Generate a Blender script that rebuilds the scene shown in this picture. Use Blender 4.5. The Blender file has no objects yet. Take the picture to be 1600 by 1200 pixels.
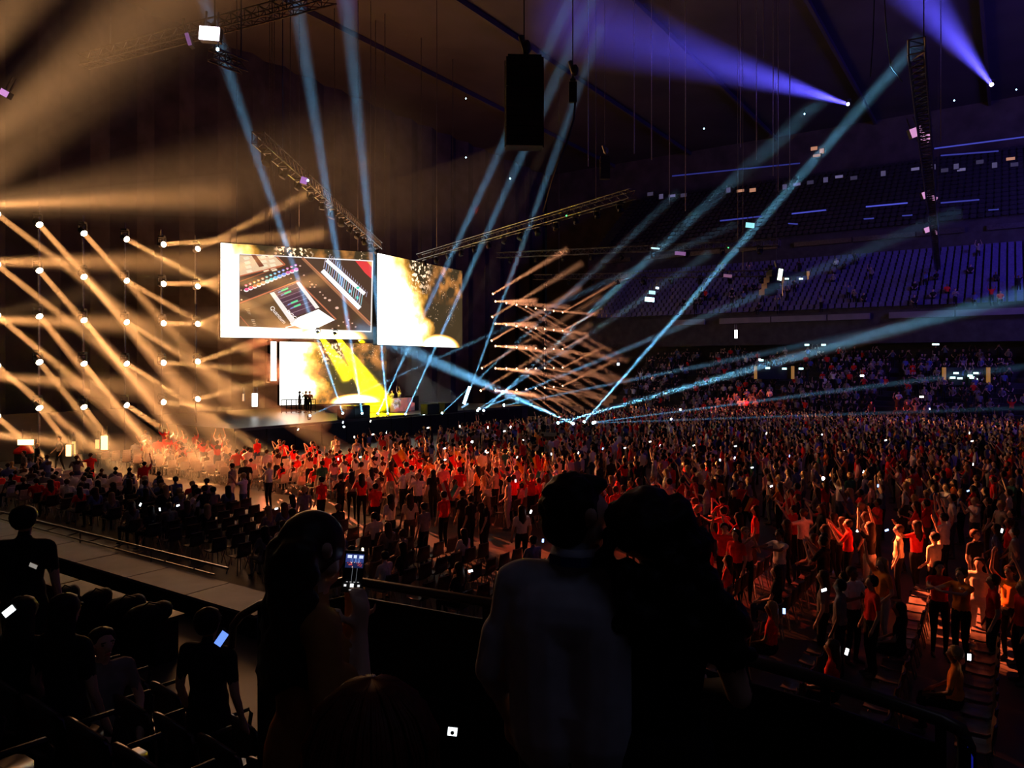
import bpy, bmesh, math, random
import numpy as np
from mathutils import Vector, Matrix
R = random.Random(7)
S = bpy.context.scene
C = S.collection
PI = math.pi

# ------------------------------------------------------------------ camera, world, exposure
HZ, FL, ZC = 572, 1155, 5.3          # horizon row, focal length in pixels, eye height above the arena floor


def P(px, py, Y):
    """point seen at (px, py) that lies Y metres in front of the camera"""
    return Vector(((px - 800) / FL * Y, Y, ZC + (HZ - py) / FL * Y))


def floor_at(px, py, z=0.0):
    return P(px, py, (ZC - z) * FL / (py - HZ))


cd = bpy.data.cameras.new('camera')
cam = bpy.data.objects.new('camera', cd)
C.objects.link(cam)
S.camera = cam
cam.location = (0, 0, ZC)
cam.rotation_euler = (PI / 2, 0, 0)
cd.lens = FL / 1600 * 36
cd.shift_y = -(600 - HZ) / 1600
cd.clip_end = 400
S.view_settings.view_transform = 'Standard'
S.view_settings.look = 'None'
S.view_settings.gamma = 1
S.view_settings.use_curve_mapping = False
S.view_settings.exposure = 0.0
S.cycles.transparent_max_bounces = 96
S.cycles.max_bounces = 4
S.cycles.diffuse_bounces = 2
S.cycles.glossy_bounces = 2
S.cycles.sample_clamp_indirect = 0
wd = bpy.data.worlds.new('night')
S.world = wd
wd.use_nodes = True
wd.node_tree.nodes['Background'].inputs[0].default_value = (.30, .26, .42, 1)
wd.node_tree.nodes['Background'].inputs[1].default_value = .0045

# arena axes: V runs from the stage along the floor, U across it
VV = Vector((.829, -.559, 0))
UU = Vector((.559, .829, 0))
ROTU = math.atan2(UU.y, UU.x)


def A(s, t, z=0.0):
    return VV * s + UU * t + Vector((0, 0, z))


def st(p):
    return p.dot(VV), p.dot(UU)


def lamp(name, kind, loc, energy, col, target=None, size=.3, angle=None, blend=.6, parent=None):
    l = bpy.data.lights.new(name, kind)
    l.energy = energy
    l.color = col
    o = bpy.data.objects.new(name, l)
    C.objects.link(o)
    o.location = loc
    if kind == 'SPOT':
        l.spot_size = angle
        l.spot_blend = blend
        l.shadow_soft_size = size
    elif kind == 'AREA':
        l.size = size
    else:
        l.shadow_soft_size = size
    if target is not None:
        o.rotation_euler = (Vector(loc) - Vector(target)).to_track_quat('Z', 'Y').to_euler()
    return o


RED = (1, .045, .02)
WARM = (1, .41, .12)
CYAN = (.20, .60, 1)
BLUE = (.10, .10, 1)
# wash lights hung over the stage and over the floor (out of the picture)
WASH = [
    # loc, target, power, colour, angle deg, blend
    (A(-47, 18, 9), A(-30, 21.5, 1), 70000, (1, .36, .12), 30, .8),
    (A(-46, 33, 10), A(-21.5, 21.5, 1), 150000, (1, .20, .07), 18, .8),
    (A(-44, 38, 12), A(-15, 22.4, 1), 170000, (1, .10, .035), 11, .8),
    (A(-44, 17.6, 6), A(-20, 17.5, 0), 60000, (1, .38, .13), 7, .7),
    (A(-24, 32, 14), A(-6.5, 19, 1), 60000, (1, .07, .03), 7, .8),
    (A(-18, 27, 14), A(-.9, 17.8, 1.3), 330000, (1, .15, .045), 8.5, .6),
    (A(-34, 45, 14), A(0, 27, 1), 9000, RED, 34, .9),
    (A(-35, 48, 16), A(-20, 66.8, 1.8), 60000, (1, .14, .07), 12, .9),
    (A(-30, 48, 16), A(-8, 66.8, 1.8), 60000, (1, .10, .06), 6, .9),
    (A(-20, 40, 16), A(6, 66.8, 1.8), 60000, (1, .06, .04), 5, .9),
    (A(-10, 40, 16), A(22, 66.8, 1.8), 60000, (1, .06, .04), 5, .9),
]
for i, (lo, ta, pw, co, an, bl) in enumerate(WASH):
    lamp('wash_lamp', 'SPOT', lo, pw, co, ta, .25, math.radians(an), bl)
# unseen area lamps added to lift drapes, roof, stands and floor, like lit haze
lamp('warm_fill', 'AREA', A(-46, 34, 13), 4200, (1, .42, .15), A(-20, 30, 34), 16)
lamp('blue_stand_fill', 'AREA', A(18, 64, 24), 4200, (.16, .10, 1), A(12, 84, 15), 7)
lamp('backdrop_fill', 'AREA', A(-52, 50, 2.5), 1500, (1, .40, .16), A(-62, 50, 16), 9)
lamp('blue_roof_fill', 'AREA', A(30, 50, 12), 3200, (.10, .05, 1), A(14, 60, 34), 8)
lamp('house_fill', 'AREA', A(10, 0, 22), 60, (.55, .6, 1), A(0, 16, 0), 10)

# ------------------------------------------------------------------ helpers


def nodes_of(m):
    m.use_nodes = True
    return m.node_tree.nodes, m.node_tree.links


def mat(name, col, rough=.7, metal=0, noise=.25, scale=6, spec=.3, bump=0):
    m = bpy.data.materials.new(name)
    n, l = nodes_of(m)
    b = n['Principled BSDF']
    b.inputs['Roughness'].default_value = rough
    b.inputs['Metallic'].default_value = metal
    b.inputs['Specular IOR Level'].default_value = spec
    tc = n.new('ShaderNodeTexCoord')
    t = n.new('ShaderNodeTexNoise')
    t.inputs['Scale'].default_value = scale
    t.inputs['Detail'].default_value = 3
    l.new(tc.outputs['Object'], t.inputs['Vector'])
    r = n.new('ShaderNodeValToRGB')
    r.color_ramp.elements[0].position = .3
    r.color_ramp.elements[1].position = .7
    r.color_ramp.elements[0].color = (*[c * (1 - noise) for c in col], 1)
    r.color_ramp.elements[1].color = (*[min(1, c * (1 + noise)) for c in col], 1)
    l.new(t.outputs['Fac'], r.inputs['Fac'])
    l.new(r.outputs['Color'], b.inputs['Base Color'])
    if bump:
        bp = n.new('ShaderNodeBump')
        bp.inputs['Strength'].default_value = bump
        l.new(t.outputs['Fac'], bp.inputs['Height'])
        l.new(bp.outputs['Normal'], b.inputs['Normal'])
    return m


def emat(name, col, strength):
    m = bpy.data.materials.new(name)
    n, l = nodes_of(m)
    b = n['Principled BSDF']
    b.inputs['Base Color'].default_value = (.02, .02, .02, 1)
    b.inputs['Emission Color'].default_value = (*col, 1)
    b.inputs['Emission Strength'].default_value = strength
    m.cycles.emission_sampling = 'NONE'
    return m


def attr_mat(name, emit=0.0, rough=.8):
    m = bpy.data.materials.new(name)
    n, l = nodes_of(m)
    b = n['Principled BSDF']
    b.inputs['Roughness'].default_value = rough
    b.inputs['Specular IOR Level'].default_value = .1
    a = n.new('ShaderNodeAttribute')
    a.attribute_name = 'Col'
    if emit:
        b.inputs['Base Color'].default_value = (.01, .01, .01, 1)
        l.new(a.outputs['Color'], b.inputs['Emission Color'])
        b.inputs['Emission Strength'].default_value = emit
        m.cycles.emission_sampling = 'NONE'
    else:
        l.new(a.outputs['Color'], b.inputs['Base Color'])
    return m


def haze_mat(name, d):
    m = bpy.data.materials.new(name)
    n, l = nodes_of(m)
    n.clear()
    o = n.new('ShaderNodeOutputMaterial')
    v = n.new('ShaderNodeVolumeScatter')
    v.inputs['Density'].default_value = d
    v.inputs['Color'].default_value = (1, 1, 1, 1)
    v.inputs['Anisotropy'].default_value = .0
    l.new(v.outputs[0], o.inputs['Volume'])
    return m


def frame_to(d):
    return d.normalized().to_track_quat('Z', 'Y').to_matrix()


class MB:
    def __init__(self):
        self.v = []
        self.f = []
        self.m = []

    def add(self, vs, fs, m=0):
        k = len(self.v)
        self.v += [tuple(x) for x in vs]
        self.f += [tuple(i + k for i in f) for f in fs]
        self.m += [m] * len(fs)
        return self

    def box(self, c, s, rot=None, m=0):
        q = rot or Matrix.Identity(3)
        vs = [Vector(c) + q @ Vector((sx * s[0] / 2, sy * s[1] / 2, sz * s[2] / 2)) for sz in (-1, 1) for sy in (-1, 1) for sx in (-1, 1)]
        return self.add(vs, [(0, 2, 3, 1), (4, 5, 7, 6), (0, 1, 5, 4), (2, 6, 7, 3), (0, 4, 6, 2), (1, 3, 7, 5)], m)

    def tube(self, a, b, r, n=6, r2=None, m=0, caps=True):
        a = Vector(a)
        b = Vector(b)
        q = frame_to(b - a)
        r2 = r if r2 is None else r2
        vs = [p + q @ Vector((rr * math.cos(2 * PI * i / n), rr * math.sin(2 * PI * i / n), 0)) for p, rr in ((a, r), (b, r2)) for i in range(n)]
        fs = [(i, (i + 1) % n, n + (i + 1) % n, n + i) for i in range(n)]
        if caps:
            fs += [tuple(range(n))[::-1], tuple(range(n, 2 * n))]
        return self.add(vs, fs, m)

    def path(self, pts, r, n=6, m=0):
        pts = [Vector(p) for p in pts]
        vs = []
        for k, p in enumerate(pts):
            d = pts[min(k + 1, len(pts) - 1)] - pts[max(k - 1, 0)]
            q = frame_to(d)
            vs += [p + q @ Vector((r * math.cos(2 * PI * i / n), r * math.sin(2 * PI * i / n), 0)) for i in range(n)]
        fs = [(k * n + i, k * n + (i + 1) % n, (k + 1) * n + (i + 1) % n, (k + 1) * n + i) for k in range(len(pts) - 1) for i in range(n)]
        fs += [tuple(range(n))[::-1], tuple(range((len(pts) - 1) * n, len(pts) * n))]
        return self.add(vs, fs, m)

    def rings(self, rs, n=12, m=0, q=None, o=(0, 0, 0)):
        """rs: list of (cx, cy, cz, rx, ry)"""
        q = q or Matrix.Identity(3)
        o = Vector(o)
        vs = [o + q @ Vector((cx + rx * math.cos(2 * PI * i / n), cy + ry * math.sin(2 * PI * i / n), cz)) for cx, cy, cz, rx, ry in rs for i in range(n)]
        fs = [(k * n + i, k * n + (i + 1) % n, (k + 1) * n + (i + 1) % n, (k + 1) * n + i) for k in range(len(rs) - 1) for i in range(n)]
        fs += [tuple(range(n))[::-1], tuple(range((len(rs) - 1) * n, len(rs) * n))]
        return self.add(vs, fs, m)

    def ell(self, c, r, n=10, k=7, m=0, q=None):
        rs = []
        for j in range(k + 1):
            a = -PI / 2 + PI * j / k
            a = max(-PI / 2 + .12, min(PI / 2 - .12, a))
            rs.append((0, 0, r[2] * math.sin(a), r[0] * math.cos(a), r[1] * math.cos(a)))
        return self.rings(rs, n, m, q, c)

    def mesh(self, name, mats, smooth=False):
        me = bpy.data.meshes.new(name)
        me.from_pydata(self.v, [], self.f)
        for x in (mats if isinstance(mats, (list, tuple)) else [mats]):
            me.materials.append(x)
        if max(self.m or [0]) > 0:
            me.polygons.foreach_set('material_index', self.m)
        if smooth:
            me.polygons.foreach_set('use_smooth', [True] * len(me.polygons))
        me.update()
        return me

    def build(self, name, mats, parent=None, smooth=False, loc=None, **kw):
        return link(name, self.mesh(name, mats, smooth), parent, loc, **kw)


def link(name, data, parent=None, loc=None, label=None, cat=None, group=None, kind=None, rot=None):
    o = bpy.data.objects.new(name, data)
    C.objects.link(o)
    if parent:
        o.parent = parent
    if loc is not None:
        o.location = loc
    if rot is not None:
        o.rotation_euler = rot
    if label:
        o['label'] = label
    if cat:
        o['category'] = cat
    if group:
        o['group'] = group
    if kind:
        o['kind'] = kind
    return o


def empty(name, loc, rz=0, **kw):
    return link(name, None, None, loc, rot=(0, 0, rz), **kw)


def copy_tree(o, parent=None):
    c = o.copy()
    C.objects.link(c)
    c.parent = parent
    for ch in KIDS.get(o.name, []):
        copy_tree(ch, c)
    return c


KIDS = {}


def own(root, *kids):
    KIDS[root.name] = list(kids)


M = {
    'floor': mat('floor_boards', (.085, .072, .062), .5, noise=.25, scale=.6, spec=.4),
    'black': mat('black_paint', (.012, .012, .013), .6, noise=.2),
    'steel': mat('dark_truss_metal', (.13, .12, .12), .4, .8),
    'drape': mat('black_drape', (.10, .085, .07), .95, noise=.3, scale=.5),
    'roof': mat('roof_deck', (.09, .075, .08), .9, noise=.2, scale=.15),
    'concrete': mat('stand_concrete', (.055, .05, .05), .9, scale=1.5),
    'stageblack': mat('stage_deck_black', (.05, .05, .045), .35, noise=.2, scale=2, spec=.5),
    'fascia': mat('pale_fascia', (.20, .18, .20), .6, noise=.15, scale=1),
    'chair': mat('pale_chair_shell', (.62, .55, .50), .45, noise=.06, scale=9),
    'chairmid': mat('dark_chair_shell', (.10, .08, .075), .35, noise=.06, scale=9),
    'chairdark': mat('dark_seat_plastic', (.035, .034, .036), .4, noise=.1),
    'chrome': mat('chair_metal', (.45, .43, .42), .3, .9),
    'blueseat': mat('blue_seat', (.11, .10, .25), .5, noise=.2),
    'walk': mat('pale_board', (.17, .16, .20), .6, noise=.18, scale=1.2),
    'speaker': mat('speaker_black', (.016, .015, .015), .7, noise=.2, scale=20, bump=.3),
    'glass': mat('dark_glass', (.02, .02, .03), .1, spec=.8),
    'yellow': mat('yellow_post', (.8, .40, .05), .6),
}
HAZE = {k: haze_mat('stage_haze_' + n, d) for k, n, d in (('thin', 'thin', .012), ('mid', 'medium', .05), ('thick', 'dense', .06))}
LENS = {
    'warm': emat('lit_lens_warm', (1, .78, .50), 22),
    'cyan': emat('lit_lens_cyan', (.55, .85, 1), 14),
    'blue': emat('lit_lens_blue', (.7, .6, 1), 14),
    'orange': emat('lit_lens_orange', (1, .55, .32), 5),
    'yellow': emat('lit_lens_yellow', (1, .8, .1), 12),
}

# ------------------------------------------------------------------ the setting
MB().add([A(-70, 4.5), A(60, 4.5), A(60, 66), A(-70, 66)], [(0, 1, 2, 3)]).build('floor', M['floor'], kind='structure')
MB().add([A(-110, -60, 36), A(90, -60, 36), A(90, 140, 36), A(-110, 140, 36)], [(0, 3, 2, 1)]).build('ceiling', M['roof'], kind='structure')
# stage house behind the screens
b = MB()
for s0, t0, s1, t1 in ((-62, -14, -62, 102), (-62, 102, 64, 102)):
    n = 60 if s0 == s1 else 2
    pts = []
    for i in range(n + 1):
        f = i / n
        w = (.35 if i % 2 else -.35) if s0 == s1 else 0
        pts.append((s0 + (s1 - s0) * f + w, t0 + (t1 - t0) * f))
    vs = [A(p[0], p[1], z) for p in pts for z in (-1, 36)]
    b.add(vs, [(2 * i, 2 * i + 2, 2 * i + 3, 2 * i + 1) for i in range(n)])
b.build('wall_stage', M['drape'], kind='structure')

# low drape and dark wall at the left end of the floor, with its door lights
b = MB()
b.box(A(-46.5, 11, 1.3), (.3, 30, 2.6), Matrix.Rotation(math.atan2(VV.y, VV.x), 3, 'Z'))
b.build('wall_left', M['drape'], kind='structure')

# roof beams
ROT_V = Matrix.Rotation(math.atan2(VV.y, VV.x), 3, 'Z')
for i in range(9):
    b = MB()
    s = -50 + i * 12
    b.box(A(s, 40, 35.7), (.3, 130, .5), ROT_V)
    b.build('trim_%d' % (i + 1), M['roof'], kind='structure')

# lightweight seat used in bulk


def seat_geo(b, p, ang, w=.46, m=0):
    q = Matrix.Rotation(ang, 3, 'Z')
    b.box(p + q @ Vector((0, 0, .42)), (w, .4, .06), q, m)
    b.box(p + q @ Vector((0, -.2, .66)), (w, .06, .42), q, m)


FACE_STAGE = math.atan2(-VV.y, -VV.x) - PI / 2          # rotation that turns local +Y towards the stage
FACE_FLOOR_FAR = math.atan2(-UU.y, -UU.x) - PI / 2      # people on the far stand face the floor


def tier(name, t0, z0, rows, rise, run, s0, s1, front=1.1):
    b = MB()
    vs = []
    prof = [(t0, z0 - 3), (t0, z0)]
    for k in range(rows):
        prof += [(t0 + run * (k + 1), z0 + rise * k), (t0 + run * (k + 1), z0 + rise * (k + 1))]
    for s in (s0, s1):
        vs += [A(s, t, z) for t, z in prof]
    n = len(prof)
    b.add(vs, [(i, n + i, n + i + 1, i + 1) for i in range(n - 1)])
    b.build(name, M['concrete'], kind='structure')


tier('stand_lower_tier', 66.5, .7, 14, .40, .85, -34, 62)
tier('stand_middle_tier', 75.0, 10.4, 14, .50, .85, -40, 62)
tier('stand_upper_tier', 86.0, 19.6, 16, .62, .85, -46, 62)
# concourse back wall, soffits
b = MB()
b.add([A(-40, 79, 6), A(62, 79, 6), A(62, 79, 11), A(-40, 79, 11)], [(0, 1, 2, 3)])
b.add([A(-46, 87.5, 16), A(62, 87.5, 16), A(62, 87.5, 20), A(-46, 87.5, 20)], [(0, 1, 2, 3)])
b.add([A(-34, 66.4, 0), A(62, 66.4, 0), A(62, 66.4, 1.2), A(-34, 66.4, 1.2)], [(0, 1, 2, 3)])
b.build('wall_concourse', M['concrete'], kind='structure')
# balcony fronts in panels
for nm, t, z, h, s0, s1, st_, mt in (('balcony_front_middle', 74.8, 9.9, .55, -30, 40, 5.2, 'fascia'), ('balcony_front_upper', 85.8, 18.8, .5, -44, 50, 6.0, 'steel')):
    root = empty(nm, A(0, t, z), kind='structure')
    k = 0
    s = s0
    while s < s1:
        ln = st_ * (1 if (k % 3 or s > 12) else .72)
        MB().box(A(s + ln / 2, t, z) - root.location, (ln - .12, .25, h), ROT_V).build('panel', M[mt], root)
        s += st_
        k += 1
# glass boxes and pillars at the back of the middle tier on the right
for k in range(6):
    s = 2 + k * 4.6
    root = empty('skybox_bay', A(s, 86.5, 16.6), kind='structure')
    MB().box(Vector((0, 0, 0)), (2.6, .3, 5.2), ROT_V).build('panel', M['blueseat'], root)
    MB().box(VV * 2.1, (1.2, .4, 5.2), ROT_V).build('post', M['black'], root)

# seats of the stands: beyond counting
b = MB()
for r in range(14):
    for k in range(150):
        s = -39 + k * .62
        if (k // 18) % 5 == 4 and k % 18 < 3:
            continue
        seat_geo(b, A(s, 75.5 + .85 * r, 10.4 + .5 * r), FACE_FLOOR_FAR)
b.build('stadium_seats', M['blueseat'], kind='stuff', label='rows of empty blue stadium seats on the middle tier across the arena', cat='seats')
b = MB()
for r in range(16):
    for k in range(150):
        s = -44 + k * .66
        seat_geo(b, A(s, 86.5 + .85 * r, 19.6 + .62 * r), FACE_FLOOR_FAR)
b.build('stadium_seats', M['chairdark'], kind='stuff', label='dark stadium seats on the topmost tier under the roof', cat='seats')

# ------------------------------------------------------------------ moving heads and their beams in the haze
_b = MB()
_b.box((0, 0, 0), (.30, .26, .10))
ME_BASE = _b.mesh('lamp_base', M['black'])
_b = MB()
for sx in (-1, 1):
    _b.box((sx * .19, 0, -.20), (.04, .12, .34))
_b.box((0, 0, -.06), (.40, .12, .05))
ME_YOKE = _b.mesh('lamp_yoke', M['black'])
_b = MB().rings([(0, 0, -.24, .08, .08), (0, 0, -.2, .13, .13), (0, 0, .02, .15, .15), (0, 0, .14, .165, .165), (0, 0, .15, .14, .14)], 12)
ME_HEAD = _b.mesh('lamp_head', M['black'], True)
ME_LENS = {}
for _k in LENS:
    ME_LENS[_k] = MB().rings([(0, 0, .145, .15, .15), (0, 0, .18, .14, .14), (0, 0, .21, .09, .09), (0, 0, .22, .02, .02)], 12).mesh('lit_lens', LENS[_k], True)


def cone_mesh(L, r0, r1, haze, n=16):
    return MB().rings([(0, 0, .24, r0, r0), (0, 0, L, r1, r1)], n).mesh('haze_beam', HAZE[haze])


def moving_head(loc, d, lens, col, power, r0, r1, L, haze, label, group=None, sc=1.0, hung=True, beam_mesh=None, soft=.8, width=1.0):
    d = d.normalized()
    root = empty('moving_head_light', loc, label=label, cat='stage light', group=group)
    up = 1 if hung else -1
    o = link('base', ME_BASE, root, (0, 0, up * .42 * sc))
    o.scale = (sc,) * 3
    o = link('yoke', ME_YOKE, root, (0, 0, up * .38 * sc))
    o.scale = (sc, sc, sc * up)
    e = frame_to(d).to_euler()
    hd = link('head', ME_HEAD, root, rot=e)
    hd.scale = (sc,) * 3
    link('lens', ME_LENS[lens], hd)
    if power:
        link('haze_beam', beam_mesh or cone_mesh(L, r0, r1, haze), root, rot=e)['kind'] = 'stuff'
        half = math.atan((r1 - r0 * .8) / L) * width
        l = bpy.data.lights.new('beam_lamp', 'AREA')
        l.shape = 'DISK'
        l.size = 2 * r0 * .85
        l.spread = 2 * half
        l.energy = power * half * half * AREA_GAIN
        l.color = col
        lo = bpy.data.objects.new('beam_lamp', l)
        C.objects.link(lo)
        lo.parent = root
        lo.location = d * .26 * sc
        lo.rotation_euler = frame_to(-d).to_euler()
    return root


AREA_GAIN = .5
ORD = ['top', 'second from top', 'middle', 'second from bottom', 'bottom']
# the wall of warm lights at the stage's near end: columns run back along the stage line
WALL = [  # px, depth, pixel rows, pixel target, target depth, end radius, length, power
    (-75, 36.5, (322, 412, 500, 588, 672), (430, 0), 31, .95, 17, 24000, 'outermost'),
    (-8, 37.0, (332, 408, 490, 566, 648), (530, 420), 31, .62, 17, 52000, 'first'),
    (59, 38.8, (348, 420, 492, 563, 634), (357, 412), 32.6, .62, 16, 44000, 'second'),
    (129, 41, (362, 432, 499, 567, 633), (343, 400), 33, .62, 16, 52000, 'third'),
    (195, 43.3, (372, 437, 502, 567, 631), (640, 370), 34, .60, 17, 62000, 'fourth'),
    (253, 45.4, (382, 443, 505, 567, 628), (500, -8), 33, .55, 14, 42000, 'fifth'),
    (307, 47.6, (390, 449, 508, 567, 624), (430, -190), 33, .50, 13, 34000, 'sixth'),
]
for ci, (px, Y, ys, (dx, dy), Y2, r1, L, pw, nm) in enumerate(WALL):
    top = P(px, ys[0], Y)
    bot = P(px, ys[4], Y)
    d = P(px + dx, ys[1] + dy, Y2) - P(px, ys[1], Y)
    bm = cone_mesh(L, .17, r1, 'mid')
    for k in range(5):
        loc = top.lerp(bot, k / 4)
        kk = (1, .8, 1.15, .9, 1.05)[(k * 2 + ci) % 5]
        moving_head(loc, d, 'warm', WARM, pw * kk * 1.9, .17, r1, L, 'mid',
                    'glowing warm moving light, %s of the %s upright column left of the screens' % (ORD[k], nm), 'warm lights on the near stage wall', 1.15, beam_mesh=bm)
    # the upright the lamps hang on
    back = Vector((-.25, .5, 0))
    rt = empty('light_column', (top.x, top.y, 0), label='thin black upright pipe of the %s light column beside the stage' % nm, cat='lighting rig', group='uprights of the near light wall')
    MB().tube(back, back + Vector((0, 0, top.z + 1)), .06, 6).build('pipe', M['steel'], rt)
    for k in range(5):
        zz = top.lerp(bot, k / 4).z + .48
        MB().tube(back + Vector((0, 0, zz)), Vector((0, 0, zz)), .03, 5).build('bracket', M['steel'], rt)

# broad soft sweeps towards the near roof on the left
for k, (x0, y0, Y0, x1, y1, Y1, r1, pw) in enumerate([(-170, 330, 36, 480, -190, 15, 1.7, 110000), (-170, 420, 36, 330, -60, 13, 1.4, 85000), (-150, 240, 36, 210, -250, 17, 1.5, 85000),
                                                      (-160, 335, 36, 640, 250, 20, 2.2, 50000), (-120, 520, 36, 800, 300, 20, 1.3, 16000)]):
    a = P(x0, y0, Y0)
    bb = P(x1, y1, Y1)
    L = (bb - a).length
    moving_head(a, bb - a, 'warm', (1, .47, .17), pw, .2, r1, L, 'thin' if k != 3 else 'thin', 'warm moving light past the first column, sweeping overhead, %s of five' % ('first', 'second', 'third', 'fourth', 'fifth')[k], None, 1.2, soft=1.0)

# the same wall at the far end of the stage
cols = [(773, 80, .02, 4), (790, 82, .10, 6), (806, 84, .62, 10), (821, 86.5, .66, 9), (836, 89, .60, 9), (850, 91.5, .12, 8), (864, 94, .10, 12), (878, 97, -.55, 7)]
zs = [P(773, 471 + 34.8 * k, 80).z for k in range(5)]
for ci, (px, Y, sl, ln) in enumerate(cols):
    a0 = Vector(((px - 800) / FL * Y, Y, zs[1]))
    py = HZ - (zs[1] - ZC) * FL / Y
    d = P(px + 100, py + 100 * sl, Y - 7) - a0
    bm = cone_mesh(ln * 1.6, .12, .48, 'mid', 12)
    for k in range(5):
        moving_head(Vector((a0.x, a0.y, zs[k])), d, 'orange', (1, .37, .17), 34000, .12, .48, ln * 1.6, 'mid',
                    'small warm light, %s of the %s column on the far stage wall' % (ORD[k], ['first', 'second', 'third', 'fourth', 'fifth', 'sixth', 'seventh', 'last'][ci]), 'warm lights on the far stage wall', .8, beam_mesh=bm)
for k, (x, y, L) in enumerate([(769, 460, 11), (768, 496, 13), (767, 533, 13), (752, 576, 17), (750, 611, 16), (539, 570, 8), (538, 594, 8), (541, 616, 9), (516, 640, 6)]):
    Y = 76 if k < 5 else 66
    a = P(x, y, Y)
    d = P(x + 60, y - 36, Y - 4) - a
    moving_head(a, d, 'orange', (1, .40, .18), 42000, .12, .5, L, 'mid', 'small warm light tilted up, %s of those %s' % (ORD[min(k % 5, 4)], 'right of the second screen' if k < 5 else 'behind the performers'), None, .8)

# cyan beams rising from the stage lip and from the low platform in the crowd
CY = [  # x0,y0,Y0, x1,y1,Y1, r0, r1, power, sc, where
    (536, 647, 50.7, 318, -4, 30, .07, .55, 60000, 'first from the fire screen along the stage lip'),
    (566, 647, 52, 462, -4, 31, .07, .60, 60000, 'second from the fire screen along the stage lip'),
    (606, 647, 54, 541, -4, 31, .07, .62, 60000, 'fourth along the stage lip, beam leaning over the screen gap'),
    (590, 647, 53.5, 905, -30, 30, .06, .55, 60000, 'third along the stage lip, beam rising past the hanging speaker'),
    (633, 648, 55.5, 938, -30, 30, .06, .55, 60000, 'in front of the performers, fifth along the stage lip'),
    (662, 648, 57.6, 968, -30, 31, .06, .50, 56000, 'sixth along the stage lip'),
    (726, 632, 62, 940, 40, 36, .07, .50, 70000, 'bright one at the far end of the stage'),
    (755, 642, 52, 1290, 150, 26, .06, .50, 70000, 'beside the platform, beam crossing to the far roof'),
    (912, 660, 44, 1440, 60, 23, .06, .42, 90000, 'on the low platform, beam rising steeply to the dangling truss'),
    (871, 661, 43.4, 1720, 425, 17, .07, .42, 110000, 'on the low platform, beam running flat over the far crowd'),
    (896, 662, 43, 560, 512, 19, .06, .42, 110000, 'on the low platform, beam aimed back across the stage'),
    (925, 661, 44, 1640, 636, 26, .05, .20, 30000, 'last on the low platform, beam skimming the heads'),
    (928, 660, 44.3, 1700, 560, 26, .05, .30, 26000, 'on the low platform, faint beam over the heads'),
    (748, 639, 53, 1110, 395, 30, .05, .35, 30000, 'by the barrier, thin beam'),
    (745, 642, 53, 1500, 330, 28, .05, .50, 34000, 'by the barrier, thin wide reaching beam'),
    (483, 650, 49, 1150, 350, 32, .05, .35, 34000, 'at the near end of the stage lip'),
    (786, 634, 55, 1600, 470, 34, .05, .5, 26000, 'behind the barrier, faint flat beam'),
    (690, 646, 57, 1060, 300, 36, .05, .4, 30000, 'seventh along the stage lip'),
]
for x0, y0, Y0, x1, y1, Y1, r0, r1, pw, wh in CY:
    a = P(x0, y0, Y0)
    bb = P(x1, y1, Y1)
    L = (bb - a).length
    moving_head(a, bb - a, 'cyan', CYAN, pw * 5.5, r0, r1 * .75, L, 'mid', 'cyan moving light ' + wh, None, .55, hung=False, soft=.6)
# blue fans from high on the far stand
moving_head(P(1326, 163, 62), P(930, 40, 40) - P(1326, 163, 62), 'blue', (.10, .08, 1), 190000, .15, 2.6, 36, 'thin', 'blue spotlight under the far roof, fanning towards the hanging speaker', None, .9, soft=1.0)
moving_head(P(1550, 133, 52), P(1395, -60, 36) - P(1550, 133, 52), 'blue', (.10, .08, 1), 150000, .15, 2.1, 28, 'thin', 'blue spotlight under the far roof, beyond the dangling truss', None, .9, soft=1.0)
# yellow wash on the stage
for k, (x0, y0, Y0, x1, y1, Y1, r1, pw) in enumerate([(524, 522, 60.5, 598, 636, 57.5, 1.3, 230000), (497, 520, 60.2, 545, 590, 58, .8, 150000), (640, 525, 68, 660, 640, 62, 1.6, 40000), (560, 530, 66, 700, 640, 64, 1.6, 60000)]):
    a = P(x0, y0, Y0)
    bb = P(x1, y1, Y1)
    L = (bb - a).length
    moving_head(a, bb - a, 'yellow', (1, .74, .0), pw, .18, r1, L, 'thick', 'yellow stage light hung behind the screens, %s' % ('nearest the fire, strongest', 'weaker one', 'over the performers', 'over the far stage end')[k], None, .9, soft=.7)

# ------------------------------------------------------------------ trusses, hoists, hanging gear


def truss(name, a, b, w, label, cat='truss', pitch=None, m='steel', r=.035):
    root = empty(name, a, label=label, cat=cat)
    d = b - a
    L = d.length
    q = frame_to(d)
    off = [q @ Vector((x * w / 2, y * w / 2, 0)) for x, y in ((-1, -1), (1, -1), (1, 1), (-1, 1))]
    for o in off:
        MB().tube(o, o + d, r, 5).build('chord', M[m], root)
    n = max(3, int(L / (pitch or w * 1.3)))
    br = MB()
    for k in range(n):
        for j in range(4):
            p0 = off[j] + d * (k / n)
            p1 = off[(j + 1) % 4] + d * ((k + 1) / n)
            br.tube(p0, p1, r * .6, 4, caps=False)
            br.tube(off[j] + d * (k / n), off[(j + 1) % 4] + d * (k / n), r * .6, 4, caps=False)
    br.build('bracing', M[m], root)
    return root


def par_can(loc, d, label, group, sc=1.0):
    root = empty('stage_lamp', loc, label=label, cat='stage light', group=group)
    e = frame_to(d).to_euler()
    o = link('yoke', ME_YOKE, root, (0, 0, .38 * sc))
    o.scale = (sc,) * 3
    o = link('head', ME_HEAD, root, rot=e)
    o.scale = (sc,) * 3
    o = link('base', ME_BASE, root, (0, 0, .42 * sc))
    o.scale = (sc,) * 3
    return root


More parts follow.
